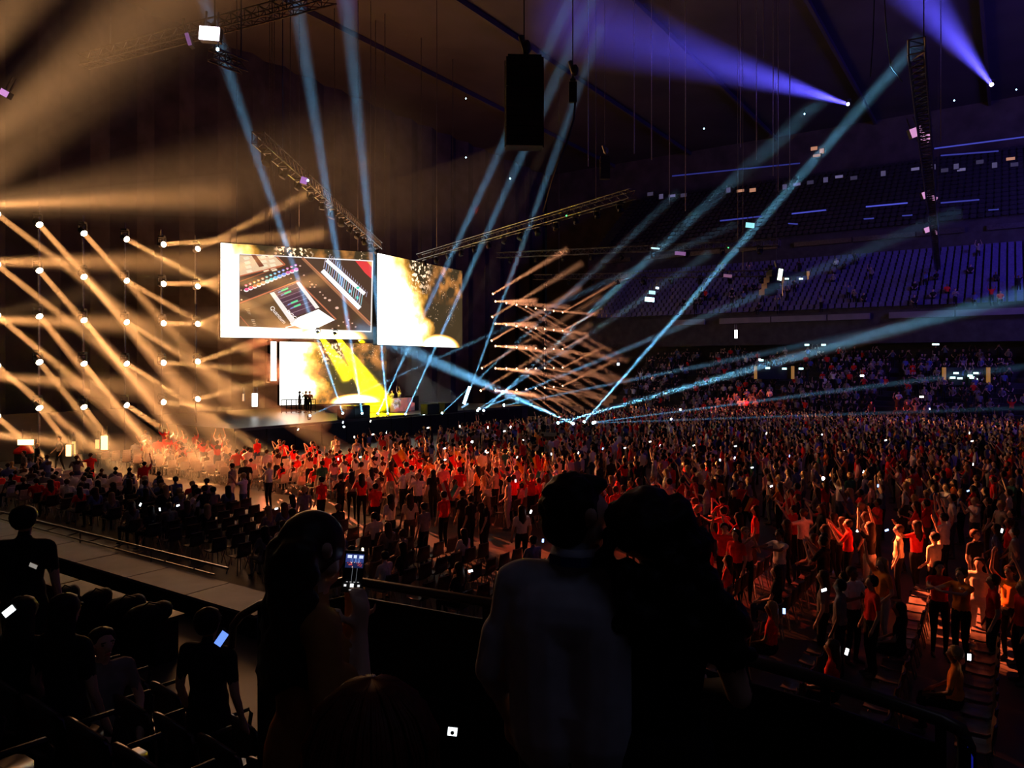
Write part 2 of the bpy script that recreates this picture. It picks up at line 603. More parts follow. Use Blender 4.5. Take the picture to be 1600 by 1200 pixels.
TR = [
    (P(403, 215, 31), P(592, 384, 58.5), .5, 'near side truss descending to the gap between the screens', 12),
    (P(988, 303, 41), P(655, 402, 62), .5, 'side truss running from mid air to the second screen', 13),
    (P(1218, 379, 58), P(778, 399, 74), .5, 'dark cross truss in front of the far stand, upper of two', 9),
    (P(1215, 427, 64), P(835, 433, 78), .5, 'dark cross truss in front of the far stand, lower of two', 9),
    (P(1432, 72, 22.5), P(1467, 436, 80), .45, 'long dark truss hanging over the far floor with pink lamps', 0),
    (P(130, 96, 30), P(520, -8, 27), .45, 'faint truss crossing the top corner above the white floodlight', 0),
    (P(329, 84, 24), P(383, 105, 25), .35, 'short ladder truss glowing orange under the white floodlight', 0),
]
SHORT = ['screen side truss', 'mid air side truss', 'upper cross truss', 'lower cross truss', 'long dangling truss', 'top corner truss', 'orange ladder truss']
ORD9 = ['first', 'second', 'third', 'fourth', 'fifth', 'sixth', 'seventh', 'eighth', 'ninth', 'tenth', 'eleventh', 'twelfth', 'thirteenth']
for k, (a, b_, w, lb, nl) in enumerate(TR):
    truss('truss', a, b_, w, lb)
    for j in range(nl):
        f = (j + .5) / nl
        p = a.lerp(b_, f) + Vector((0, 0, -w / 2 - .42))
        par_can(p, Vector((R.uniform(-.6, .6), R.uniform(-.8, .2), -1)), 'unlit black lamp, %s from the near end of the %s' % (ORD9[j], SHORT[k]), 'lamps under the ' + SHORT[k], R.uniform(.9, 1.25))
    for f in (.12, .88):
        p = a.lerp(b_, f)
        o = link('hoist_chain', MB().tube((0, 0, w / 2), (0, 0, 36 - p.z), .025, 4).mesh('chain', M['steel']), None, p, label='thin hoist chain at the %s end of the %s' % ('near' if f < .5 else 'far', SHORT[k]), cat='chain')


def flood(px, py, Y, w, h, col, st_, label, tilt=0, name='floodlight', yaw=0):
    root = empty(name, P(px, py, Y), label=label, cat='floodlight')
    q = Matrix.Rotation(yaw, 3, 'Z') @ Matrix.Rotation(tilt, 3, 'Y')
    MB().box((0, .14, 0), (w * 1.06, .22, h * 1.08), q).build('housing', M['black'], root)
    MB().box((0, 0, 0), (w, .06, h), q).build('lit_panel', emat('panel_glow', col, st_), root)
    b = MB()
    for sx in (-1, 1):
        b.tube(q @ Vector((sx * w * .3, .1, h / 2)), q @ Vector((sx * w * .3, .1, h / 2 + .5)), .03, 5)
    b.build('bracket', M['steel'], root)
    return root


flood(327, 52, 22, .58, .38, (1, .82, 1), 12, 'bright white floodlight with a violet fringe above the short ladder truss', .08)
flood(294, 61, 22, .10, .36, (.5, .2, .6), .35, 'dim violet lamp beside the bright white floodlight', -.3)
flood(6, 145, 24, .25, .2, (.75, .32, .75), .9, 'small pink lamp high above the light wall', .5)
flood(475, 282, 34, .30, .30, (.55, .22, .75), .7, 'small violet lamp on the near side truss', .3)
for k, (x, y, Y, w, h) in enumerate([(1432, 206, 33, .5, .4), (1446, 214, 33.4, .42, .36), (1448, 304, 46, .5, .42), (1459, 310, 46.5, .40, .28), (1452, 358, 55, .7, .38), (1461, 363, 56, .4, .28)]):
    flood(x, y, Y, w, h, (.85, .38, .75), .8, '%s pink lit panel of the %s pair on the long dangling truss' % (('first', 'second')[k % 2], ('upper', 'middle', 'lower')[k // 2]), -.35 if k % 2 == 0 else .4)
for k, (x, y, Y, w, h, c, s_, lb) in enumerate([
    (1015, 468, 50, .62, .28, (.5, .95, 1), 5, 'cyan lit hanging lamp box over the crowd, brightest of its cluster'),
    (1019, 457, 50, .42, .22, (.4, .8, .9), 1.6, 'pale cyan box stacked on the bright hanging lamp'),
    (1027, 450, 50, .2, .14, (.7, .9, 1), 4, 'small cyan lamp at the top of the hanging cluster'),
    (1172, 352, 52, .6, .35, (.3, .75, .8), 1.2, 'small cyan lamp hanging where a beam crosses the roof'),
    (1063, 396, 62, .9, .3, (.45, .2, .5), .5, 'dull pink lamp on the upper cross truss'),
    (1137, 431, 62, .7, .25, (.5, .22, .4), .4, 'dull pink lamp on the lower cross truss'),
    (1024, 388, 62, .7, .12, (.6, .9, .9), 1.2, 'thin cyan lamp row on the upper cross truss'),
]):
    flood(x, y, Y, w, h, c, s_, lb, .1)


def line_array(px, py0, py1, Y, w, n, label, yaw=0, lean=0.0):
    top = P(px, py0, Y)
    bot = P(px, py1, Y)
    h = (top.z - bot.z) / n
    root = empty('line_array_speaker', top, yaw, label=label, cat='speaker')
    for k in range(n):
        f = (k + .5) / n
        q = Matrix.Rotation(-.05 + .012 * k, 3, 'X')
        MB().box((lean * f, .05 * k * .3, -h * (k + .5)), (w, w * .62, h * .94), q).build('cabinet', M['speaker'], root)
    b = MB()
    for sx in (-1, 1):
        b.box((sx * (w / 2 + .02), 0, -h * n / 2), (.03, .08, h * n))
    b.box((0, 0, .06), (w * .9, w * .5, .08))
    b.build('rigging_frame', M['black'], root)
    b = MB()
    b.path([(0, 0, .1), (.02, 0, .35), (-.06, 0, .6), (-.1, 0, .75)], .09, 8)
    b.ell((.08, 0, .42), (.14, .12, .22), 8, 6)
    b.build('hoist', M['steel'], root)
    MB().tube((0, 0, .6), (0, 0, 36 - top.z), .02, 5).build('chain', M['steel'], root)
    return root


line_array(819, 96, 230, 22, 1.10, 9, 'large black line array speaker hanging high in the middle of the hall', .05)
line_array(945, 247, 280, 44, .55, 4, 'small black speaker hanging beside the end of the side truss')
line_array(895, 128, 160, 27, .22, 3, 'slim black speaker hoist with a trailing cable')
line_array(1213, 424, 462, 56, 1.1, 4, 'dark tilted speaker with a white lit edge in front of the blue seats', .3, -.8)
o = flood(1219, 429, 55, .3, .85, (.8, 1, .85), 2.5, 'white glowing edge lamp on the dark tilted speaker', .15)
pts = [P(899, 150, 27), P(897, 185, 27), P(885, 225, 27), P(872, 255, 27), P(862, 285, 27), P(849, 332, 27)]
link('cable', MB().path([p - pts[0] for p in pts], .035, 5).mesh('cable', M['black']), None, pts[0], label='black cable sagging from the slim speaker hoist', cat='cable')
for x, pts in ((1362, [(1366, 0), (1364, 60), (1360, 120)]), (1390, [(1382, 0), (1386, 60), (1392, 105), (1410, 128)])):
    q = [P(a, b_, 24) for a, b_ in pts]
    link('cable', MB().path([p - q[0] for p in q], .018, 5).mesh('cable', M['black']), None, q[0], label='thin black wire hanging beside the dangling truss, %s' % ('straight one' if x == 1362 else 'one with a bent end'), cat='cable')
for k, (x, y0, y1, Y) in enumerate([(919, 150, 260, 40), (991, 40, 240, 42), (1046, 215, 320, 48), (1071, 235, 330, 50), (1157, 150, 230, 50), (1182, 180, 250, 50), (1208, 185, 275, 50), (1216, 195, 300, 50), (1193, 0, 90, 40), (1234, 200, 290, 50), (1470, 200, 222, 40), (1018, 30, 250, 46)]):
    a = P(x, y1, Y)
    link('hoist_chain', MB().tube((0, 0, 0), (0, 0, 36 - a.z), .03, 4).mesh('chain', M['chrome']), None, a, label='thin blue lit hoist chain hanging in the dark under the roof', cat='chain', group='loose hoist chains under the roof')
# small lights sprinkled along roof
for k, (x, y, Y, c) in enumerate([(728, 154, 60, 1), (728, 246, 60, 1), (797, 279, 55, 1), (885, 337, 45, 2), (1257, 178, 60, 1), (1100, 201, 60, 1), (340, 77, 22, 1), (1138, 387, 56, 2), (1491, 157, 60, 1), (1588, 140, 60, 1), (481, 282, 33, 1), (1063, 640, 40, 1)]):
    rt = empty('pilot_lamp', P(x, y, Y), label='tiny %s pin light high in the dark rigging' % ('green' if c == 2 else 'white'), cat='lamp', group='tiny %s pin lights in the rigging' % ('green' if c == 2 else 'white'))
    MB().ell((0, 0, 0), (.05, .05, .05), 8, 5).build('bulb', LENS['cyan'] if c == 1 else emat('green_pin', (.1, 1, .3), 2), rt)
    MB().tube((0, .05, .05), (0, .05, .4), .02, 4).build('stem', M['black'], rt)

# ------------------------------------------------------------------ video screens


def fire_mat(name, W, H, edge_pts, strength=1.0, seed=0.0):
    m = bpy.data.materials.new(name)
    n, l = nodes_of(m)
    b = n['Principled BSDF']
    b.inputs['Base Color'].default_value = (.02, .02, .02, 1)

    def mth(op, a, b_=None, clamp=False):
        x = n.new('ShaderNodeMath')
        x.operation = op
        x.use_clamp = clamp
        for i, q in enumerate((a, b_)):
            if q is None:
                continue
            if isinstance(q, (int, float)):
                x.inputs[i].default_value = q
            else:
                l.new(q, x.inputs[i])
        return x.outputs[0]

    def ramp(f, els, interp='LINEAR'):
        r = n.new('ShaderNodeValToRGB')
        r.color_ramp.interpolation = interp
        while len(r.color_ramp.elements) < len(els):
            r.color_ramp.elements.new(.5)
        for e, (p, c) in zip(r.color_ramp.elements, els):
            e.position = p
            e.color = (*c, 1) if isinstance(c, tuple) else (c, c, c, 1)
        l.new(f, r.inputs['Fac'])
        return r.outputs['Color']

    def noise(scale, det=4, off=0.0):
        mp = n.new('ShaderNodeMapping')
        mp.inputs['Location'].default_value = (off + seed, off, off * .7)
        l.new(tc.outputs['Object'], mp.inputs['Vector'])
        t = n.new('ShaderNodeTexNoise')
        t.inputs['Scale'].default_value = scale
        t.inputs['Detail'].default_value = det
        l.new(mp.outputs[0], t.inputs['Vector'])
        return t.outputs['Fac']
    tc = n.new('ShaderNodeTexCoord')
    sp = n.new('ShaderNodeSeparateXYZ')
    l.new(tc.outputs['Object'], sp.inputs[0])
    u = mth('DIVIDE', sp.outputs['X'], W)
    v = mth('DIVIDE', sp.outputs['Z'], H)
    edge = ramp(v, edge_pts)
    d = mth('SUBTRACT', edge, u)
    d = mth('ADD', d, mth('MULTIPLY', mth('SUBTRACT', noise(4.5 / H, 5), .5), .34))
    du = mth('DIVIDE', mth('SUBTRACT', u, .70), .25)
    dv = mth('DIVIDE', v, .15)
    dome = mth('MULTIPLY', mth('SUBTRACT', 1.0, mth('ADD', mth('MULTIPLY', du, du), mth('MULTIPLY', dv, dv))), .35)
    d = mth('MAXIMUM', d, dome)
    f = mth('MULTIPLY', mth('ADD', d, .06), 2.6, True)
    fire = ramp(f, [(0, (.05, .034, .014)), (.12, (.5, .22, .03)), (.3, (1, .62, .16)), (.48, (1, .9, .55)), (.62, (1, 1, .92))])
    gain = ramp(f, [(0, .35), (.3, .5), (.6, 1.0)])
    # drifting orange puffs near the top
    pu = ramp(u, [(.5, 0.0), (.68, 1.0), (.97, 1.0), (1, .6)])
    pv = ramp(v, [(.52, 0.0), (.72, 1.0), (.98, 1.0), (1, .8)])
    puff = mth('MULTIPLY', mth('MULTIPLY', mth('SUBTRACT', noise(5.5 / H, 3, 7.3), .43), 5.0, True), mth('MULTIPLY', pu, pv))
    # sparks: small bright points thrown out of the fire
    vo = n.new('ShaderNodeTexVoronoi')
    vo.inputs['Scale'].default_value = 46 / H
    l.new(tc.outputs['Object'], vo.inputs['Vector'])
    sk = mth('LESS_THAN', vo.outputs['Distance'], .17)
    sk = mth('MULTIPLY', sk, mth('GREATER_THAN', noise(7 / H, 3, 3.1), .53))
    su = ramp(u, [(.36, 0.0), (.42, 1.0), (.93, 1.0), (.97, 0.0)])
    sv = ramp(v, [(.25, 0.0), (.32, 1.0)])
    sk = mth('MULTIPLY', mth('MULTIPLY', sk, su), sv)
    sk2 = mth('MULTIPLY', mth('GREATER_THAN', noise(26 / H, 3, 1.7), .55), mth('MULTIPLY', ramp(u, [(.33, 0.0), (.38, 1.0), (.52, 1.0), (.6, 0.0)]), ramp(v, [(.62, 0.0), (.8, 1.0)])))
    mx = n.new('ShaderNodeMix')
    mx.data_type = 'RGBA'
    mx.blend_type = 'ADD'
    l.new(puff, mx.inputs['Factor'])
    l.new(fire, mx.inputs['A'])
    mx.inputs['B'].default_value = (.55, .20, .04, 1)
    my = n.new('ShaderNodeMix')
    my.data_type = 'RGBA'
    my.blend_type = 'ADD'
    l.new(mth('MAXIMUM', sk, sk2), my.inputs['Factor'])
    l.new(mx.outputs['Result'], my.inputs['A'])
    my.inputs['B'].default_value = (1.6, 1.1, .7, 1)
    l.new(my.outputs['Result'], b.inputs['Emission Color'])
    l.new(mth('MULTIPLY', gain, strength), b.inputs['Emission Strength'])
    m.cycles.emission_sampling = 'NONE'
    return m


def screen(name, c0, c1, z0, z1, label, edge_pts, strength, seed=0.0):
    """c0, c1: ground positions (x, y) of the two lower corners as seen from the hall"""
    a = Vector((c0[0], c0[1], z0))
    d = Vector((c1[0] - c0[0], c1[1] - c0[1], 0))
    W = d.length
    H = z1 - z0
    root = empty(name, a, math.atan2(d.y, d.x), label=label, cat='video screen')
    MB().add([(0, 0, 0), (W, 0, 0), (W, 0, H), (0, 0, H)], [(0, 1, 2, 3)]).build('screen_face', fire_mat('fire_picture', W, H, edge_pts, strength, seed), root)
    MB().box((W / 2, .22, H / 2), (W + .1, .4, H + .1)).build('housing', M['black'], root)
    b = MB()
    for f in (.1, .5, .9):
        b.tube((W * f, .25, H), (W * f, .25, 36 - z0), .04, 5)
    b.build('hanging_cable', M['steel'], root)
    return root, a, d.normalized(), W, H


root1, sa, sd, sW, sH = screen('video_screen', (-22.7, 57.6), (-11.75, 62.4), 7.55, 14.9,
                               'wide video screen showing a mixing desk over white flames, above the stage', [(0, .66), (.12, .62), (.3, .3), (.8, .26), (.9, .22), (1, .20)], 3.2)
screen('video_screen', (-11.5, 63.1), (-5.05, 75), 7.15, 14.95, 'video screen showing only flames and sparks, angled, second above the stage', [(0, .60), (.2, .62), (.35, .52), (.6, .50), (.8, .32), (1, .30)], 3.2, 4.0)
A1 = P(437, 600, 60.5)
A2 = P(604, 600, 66)
screen('video_screen', (A1.x, A1.y), (A2.x, A2.y), 2.1, 7.3, 'stage backdrop screen with a column of white fire behind the railing', [(0, .36), (.3, .40), (.5, .30), (.8, .34), (1, .36)], 3.4, 9.0)
A1 = P(423, 600, 60)
A2 = P(432, 600, 60.4)
root, *_ = screen('light_strip', (A1.x, A1.y), (A2.x, A2.y), 4.1, 7.3, 'narrow white strip screen beside the column of fire', [(0, 2.0), (1, 2.0)], 3.0)

# the picture of a mixing desk inside the first screen: flat printed light, drawn where it shows on that screen
sn = Vector((sd.y, -sd.x, 0))


def on_screen(zx, zy):
    px, py = 360 + zx / 6.6667, 380 + zy / 6.6667
    ray = P(px, py, 1.0) - Vector((0, 0, ZC))
    o = Vector((0, 0, ZC))
    t = (sa - o).dot(sn) / ray.dot(sn)
    h = o + ray * t - sa
    return h.dot(sd), h.z


class Pic:
    def __init__(self):
        self.v, self.f, self.c, self.k = [], [], [], 0

    def poly(self, pts, col, lv):
        k = len(self.v)
        for p in pts:
            x, z = on_screen(*p)
            self.v.append((x, -.012 * lv - self.k * .00001, z))
        self.k += 1
        self.f.append(tuple(range(k, k + len(pts))))
        self.c.append(col)

    def line(self, a, b, w, col, lv):
        d = Vector((b[0] - a[0], b[1] - a[1]))
        n_ = Vector((-d.y, d.x)).normalized() * w / 2
        self.poly([(a[0] + n_.x, a[1] + n_.y), (b[0] + n_.x, b[1] + n_.y), (b[0] - n_.x, b[1] - n_.y), (a[0] - n_.x, a[1] - n_.y)], col, lv)

    def disc(self, c, r, col, lv, ry=None):
        self.poly([(c[0] + r * math.cos(PI * i / 4), c[1] + (ry or r) * math.sin(PI * i / 4)) for i in range(8)], col, lv)

    def build(self, name, strength):
        me = bpy.data.meshes.new(name)
        me.from_pydata(self.v, [], self.f)
        ca = me.color_attributes.new('Col', 'FLOAT_COLOR', 'CORNER')
        arr = []
        for f, c in zip(self.f, self.c):
            arr += [c[0], c[1], c[2], 1.0] * len(f)
        ca.data.foreach_set('color', arr)
        me.materials.append(attr_mat('desk_picture', strength))
        return link(name, me, root1)


pc = Pic()
BR = (.09, .045, .028)
pc.poly([(88, 108), (1487, 180), (1470, 928), (84, 872)], (1, .93, .88), 1)
pc.poly([(96, 118), (1473, 192), (1458, 914), (92, 866)], BR, 2)
pc.poly([(92, 600), (430, 520), (760, 890), (92, 866)], (.17, .085, .035), 3)
pc.poly([(780, 170), (1000, 180), (1450, 640), (1450, 830)], (.10, .055, .035), 3)
pc.poly([(98, 125), (470, 145), (555, 225), (98, 350)], (.9, .62, .38), 4)
for k in range(4):
    for j in range(4):
        x, y = 130 + 85 * k + 10 * j, 150 + 45 * j - 6 * k
        if x < 470 and not (210 < x < 300):
            pc.poly([(x, y), (x + 55, y - 10), (x + 75, y + 16), (x + 20, y + 28)], (1, .85, .6), 5)
pc.poly([(215, 120), (262, 122), (352, 240), (300, 250)], (.22, .06, .03), 5)
for w, c, q in ((12, (.62, .16, .07), ((480, 140), (570, 225))), (12, (.62, .16, .07), ((570, 225), (98, 345))), (7, (.5, .14, .05), ((540, 240), (98, 400))),
                (13, (.62, .18, .09), ((98, 625), (700, 395))), (14, (.62, .18, .09), ((700, 395), (1100, 795))), (26, (.42, .17, .08), ((745, 152), (1455, 855))), (8, (.7, .25, .12), ((760, 152), (1455, 830))),
                (8, (.5, .14, .07), ((100, 760), (190, 866)))):
    pc.line(q[0], q[1], w, c, 6)
KC = [(1, .12, .3), (1, .15, .2), (.9, .25, .08), (.95, .3, .08), (.8, .3, .2), (.3, .7, .65), (.2, .8, .8), (.2, .65, .95), (.3, .5, 1), (.3, .4, 1), (.8, .2, .5), (1, .15, .35), (.9, .3, .8)]
for k in range(13):
    x = 165 + k * 43
    y = 492 - k * 17.5
    pc.disc((x, y), 27, (1, .9, .92), 7, 17)
    pc.disc((x + 3, y - 11), 23, KC[k], 8, 15)
    pc.disc((x - 3, y - 52), 16, KC[k], 7, 11)
    pc.disc((x - 2, y - 46), 9, (1, .9, .85), 8, 6)
pc.poly([(408, 520), (452, 508), (735, 885), (640, 850)], (1, .9, .85), 7)
pc.poly([(452, 508), (680, 420), (905, 680), (660, 770)], (.11, .05, .07), 7)
for k in range(7):
    f = k / 7
    pc.line((452 + 208 * f, 508 + 262 * f), (680 + 225 * f, 420 + 260 * f), 5, (.42, .25, .3), 8)
for x, y in ((570, 482), (600, 513), (670, 610), (700, 648)):
    pc.line((x - 40, y + 16), (x + 30, y - 12), 17, (.15, .85, .38), 9)
    pc.line((x - 75, y + 34), (x - 40, y + 18), 13, (.25, .3, .65), 9)
pc.poly([(680, 412), (718, 402), (925, 672), (885, 684)], (1, .92, .88), 9)
pc.poly([(640, 850), (700, 775), (915, 688), (1085, 800), (885, 895), (745, 890)], (1.5, 1.45, 1.4), 9)
for a, b_, w in (((955, 285), (1345, 680), 46), ((1000, 178), (1395, 530), 38)):
    pc.line(a, b_, w, (1.2, 1.15, 1.2), 9)
for k in range(20):
    f = k / 19
    x, y = 975 + 385 * f, 262 + 392 * f
    cc = [(.6, .5, .6), (.35, .45, .8), (.7, .65, .75), (.3, .55, .6)][k % 4]
    pc.line((x - 5, y - 4), (x + 14, y - 98 - 20 * f), 8, cc, 8)
    pc.line((x + 50, y - 92), (x + 62, y - 148), 6, (.45, .4, .55), 8)
pc.disc((1325, 465), 18, (.1, .8, .55), 10, 14)
pc.disc((1240, 500), 13, (.2, .8, .95), 10, 20)
pc.disc((1320, 570), 13, (.2, .8, .7), 10, 20)
pc.poly([(1300, 186), (1473, 194), (1468, 372), (1400, 310)], (.85, .06, .06), 5)
pc.poly([(1420, 190), (1473, 194), (1470, 250)], (.95, .45, .12), 6)
for x, y, r in ((725, 238, 11), (765, 335, 11), (630, 370, 9), (825, 400, 8), (848, 430, 14), (830, 458, 10), (875, 458, 11), (890, 435, 9), (932, 510, 11), (962, 540, 8), (985, 572, 15), (1030, 595, 17), (1108, 675, 20), (1175, 822, 9), (1232, 800, 9), (1268, 835, 10), (1125, 860, 10), (1212, 860, 9), (1302, 872, 10), (1060, 890, 9), (115, 590, 11), (112, 490, 9)):
    pc.disc((x, y), r, (.9, .55, .42), 7, r * .7)
for k in range(4):
    pc.line((150 + k * 12, 690 + k * 14), (200 + k * 4, 685 + k * 18), 4, (.6, .45, .3), 7)
    pc.line((215 + k * 8, 800 + k * 18), (250 + k * 6, 800 + k * 18), 5, (.8, .6, .45), 7)
pc.build('desk_picture', 1.0)


def screen_text(body, zx, zy, size, rot, strength=1.5, shear=.3):
    cu = bpy.data.curves.new('text', 'FONT')
    cu.body = body
    cu.size = size
    cu.shear = shear
    cu.extrude = .004
    tmp = bpy.data.objects.new('tmp', cu)
    C.objects.link(tmp)
    me = bpy.data.meshes.new_from_object(tmp.evaluated_get(bpy.context.evaluated_depsgraph_get()))
    bpy.data.objects.remove(tmp)
    me.materials.clear()
    me.materials.append(emat('picture_lettering', (1, .9, .85), strength))
    o = bpy.data.objects.new('lettering', me)
    C.objects.link(o)
    o.parent = root1
    x, z = on_screen(zx, zy)
    o.location = (x, -.16, z)
    o.rotation_euler = (PI / 2, -rot, 0)
    return o


screen_text('Quantum', 405, 672, .44, math.radians(-49), 1.2, .1).rotation_euler = (PI / 2, math.radians(50), 0)
screen_text('7', 560, 870, .8, 0, 1.8).rotation_euler = (PI / 2, math.radians(38), 0)
screen_text('DiGiCo', 575, 712, .34, 0, 1.8).rotation_euler = (PI / 2, math.radians(42), 0)

# ------------------------------------------------------------------ stage
b = MB()
ang = Matrix.Rotation(math.atan2(VV.y, VV.x), 3, 'Z')
b.box(A(-46, 43, .8), (16, 32, 1.6), ang)
b.build('stage_deck', M['stageblack'], label='dark glossy stage deck with yellow light pooled on it', cat='stage')
root = empty('stage_lip', A(-37.8, 28, .75), label='low barrier boards along the front of the stage', cat='barrier')
for k in range(14):
    MB().box(A(0, k * 2.2), (.12, 2.1, 1.4), ang).build('board', M['black'], root)
# yellow-lit riser blocks on the deck
for k, (x0, x1, z, Y) in enumerate([(505, 545, 2.2, 57), (568, 600, 2.25, 57)]):
    a = P(x0, 640, Y)
    c = P(x1, 640, Y + 1)
    mid = (a + c) / 2
    MB().box((0, 0, 0), (c.x - a.x, 2, .55), ang).build('stage_riser', M['fascia'], None, loc=(mid.x, mid.y + 2, 1.88), label='%s stage riser block catching yellow light' % ('wide' if k == 0 else 'smaller'), cat='riser')
# performers' booth
a = P(609, 632, 58.5)
c = P(655, 632, 62)
root = empty('booth', (a.x, a.y, 1.6), math.atan2(c.y - a.y, c.x - a.x), label='performers booth faced with a dark red picture screen', cat='booth')
W = (Vector((c.x, c.y, 0)) - Vector((a.x, a.y, 0))).length
MB().box((W / 2, .5, .55), (W, .9, 1.1)).build('body', M['black'], root)
m = bpy.data.materials.new('booth_picture')
n, l = nodes_of(m)
tc = n.new('ShaderNodeTexCoord')
t = n.new('ShaderNodeTexNoise')
t.inputs['Scale'].default_value = 2.2
t.inputs['Detail'].default_value = 5
r = n.new('ShaderNodeValToRGB')
for p_, c_ in ((.42, (.03, .008, .01, 1)), (.62, (.45, .07, .03, 1))):
    e = r.color_ramp.elements[0 if p_ < .5 else 1]
    e.position, e.color = p_, c_
l.new(tc.outputs['Object'], t.inputs['Vector'])
l.new(t.outputs['Fac'], r.inputs['Fac'])
l.new(r.outputs['Color'], n['Principled BSDF'].inputs['Emission Color'])
n['Principled BSDF'].inputs['Emission Strength'].default_value = 1.0
m.cycles.emission_sampling = 'NONE'
MB().add([(0, 0, .02), (W * .82, 0, .02), (W * .82, 0, 1.12), (0, 0, 1.12)], [(0, 1, 2, 3)]).build('front_screen', m, root, loc=(.1, .03, 0))
b = MB()
RR = random.Random(3)
for k in range(9):
    x, z = .35 + RR.random() * .7, .3 + RR.random() * .7
    for j in range(3):
        x2, z2 = x + RR.uniform(-.3, .3), z + RR.uniform(-.2, .2)
        x2 = min(max(x2, .15), 1.4)
        z2 = min(max(z2, .1), 1.1)
        b.tube((x, -.02, z), (x2, -.02, z2), .018, 4)
        x, z = x2, z2
b.build('scribble', emat('pale_scribble', (.9, .8, .9), .7), root)
MB().box((W * .88, .4, .95), (W * .2, .8, .55)).build('side_panel', M['speaker'], root)
# railing platform in front of the fire screen
a = P(440, 634, 58)
rt = empty('stage_railing', (a.x, a.y, 1.6), .42, label='black pipe railing in front of the column of fire', cat='railing')
for z in (.15, .6, 1.05):
    MB().tube((0, 0, z), (2.6, 0, z), .04, 5).build('rail', M['black'], rt)
for k in range(8):
    MB().tube((k * .37, 0, 0), (k * .37, 0, 1.05), .04, 5).build('post', M['black'], rt)
# speaker stacks at the stage's edge
for k, (x, y0, w, h, Y) in enumerate([(560, 640, 1.6, .9, 52.5), (540, 643, .9, .7, 51.5), (672, 640, 1.4, .8, 57), (700, 640, 1.6, .8, 59)]):
    p = P(x, y0, Y)
    rt = empty('speaker_cabinet', (p.x, p.y, 1.6), .98, label='black floor speaker on the stage front, %s along the lip' % ('second', 'first', 'third', 'fourth')[k], cat='speaker')
    MB().box((0, 0, h / 2), (w, .7, h)).build('cabinet', M['speaker'], rt)
    MB().box((0, -.37, h / 2), (w * .9, .03, h * .86)).build('grille', M['black'], rt)
# small lit doorways and towers right of the light wall
flood(398, 625, 56, .42, 1.0, (1, .95, .9), 2.6, 'small white lit portrait panel below the light wall')
flood(380, 621, 56, .12, .55, (1, .5, .25), 1.0, 'slim orange marker lamp beside the small portrait panel')
root = empty('banner_light', P(730, 617, 62), label='tall bright cyan white tube lamp at the far end of the stage', cat='lamp')
MB().tube((-.28, 0, -.75), (.22, 0, .7), .12, 8).build('tube', emat('cyan_tube', (.5, .85, 1), 8), root)
MB().tube((-.3, .15, -1.3), (-.28, .15, -.7), .04, 5).build('stand', M['black'], root)
root = empty('banner_light', P(727, 634, 60), label='dim blue lamp lying under the bright cyan tube lamp', cat='lamp')
MB().tube((-.3, 0, -.15), (.25, 0, .18), .07, 8).build('tube', emat('blue_tube', (.3, .6, .9), .9), root)
MB().box((0, .1, -.25), (.5, .2, .06)).build('foot', M['black'], root)
# low platform out in the crowd
p = floor_at(893, 706)
MB().box((0, 0, .55), (6.5, 2.2, 1.1), ang).build('crowd_platform', M['black'], None, loc=(4.0, 44.3, 0), label='low black platform in the crowd where four cyan beams meet', cat='platform')

# lamps at the left end of the floor
for k, (x, y, w, h, Y, c, s_, lb) in enumerate([
    (40, 691, .75, .26, 36, (1, .55, .2), 6, 'bright orange lamp box at the end of the floor'),
    (163, 692, .34, .75, 40, (1, .55, .2), 4, 'tall orange lit doorway lamp behind the seated row'),
    (152, 694, .2, .5, 41, (1, .45, .15), 1.6, 'slim orange lamp left of the tall doorway lamp'),
    (107, 704, .25, .6, 39, (1, .6, .25), 3, 'short orange lamp behind the standing man'),
    (115, 700, .18, .7, 40, (1, .45, .15), 1.2, 'dim orange lamp behind the standing man')]):
    flood(x, y, Y, w, h, c, s_, lb)
p = floor_at(37, 724)
root = empty('safety_umbrella', (p.x, p.y, 0), label='red cloth draped over a box beneath the bright orange lamp', cat='cloth')
MB().box((0, 0, .35), (.7, .5, .7)).build('box', M['black'], root)
b = MB()
b.rings([(0, 0, .55, .52, .4), (0, 0, .75, .48, .36), (.1, 0, .95, .3, .2), (.15, 0, 1.05, .1, .1)], 12)
b.build('red_cover', mat('red_cloth', (.8, .02, .01), .8), root, True)
for o in root.children:
    pass

# ------------------------------------------------------------------ people
SKIN, TOP, LEG, SHOE, HAIRR = 0, 1, 2, 3, 4


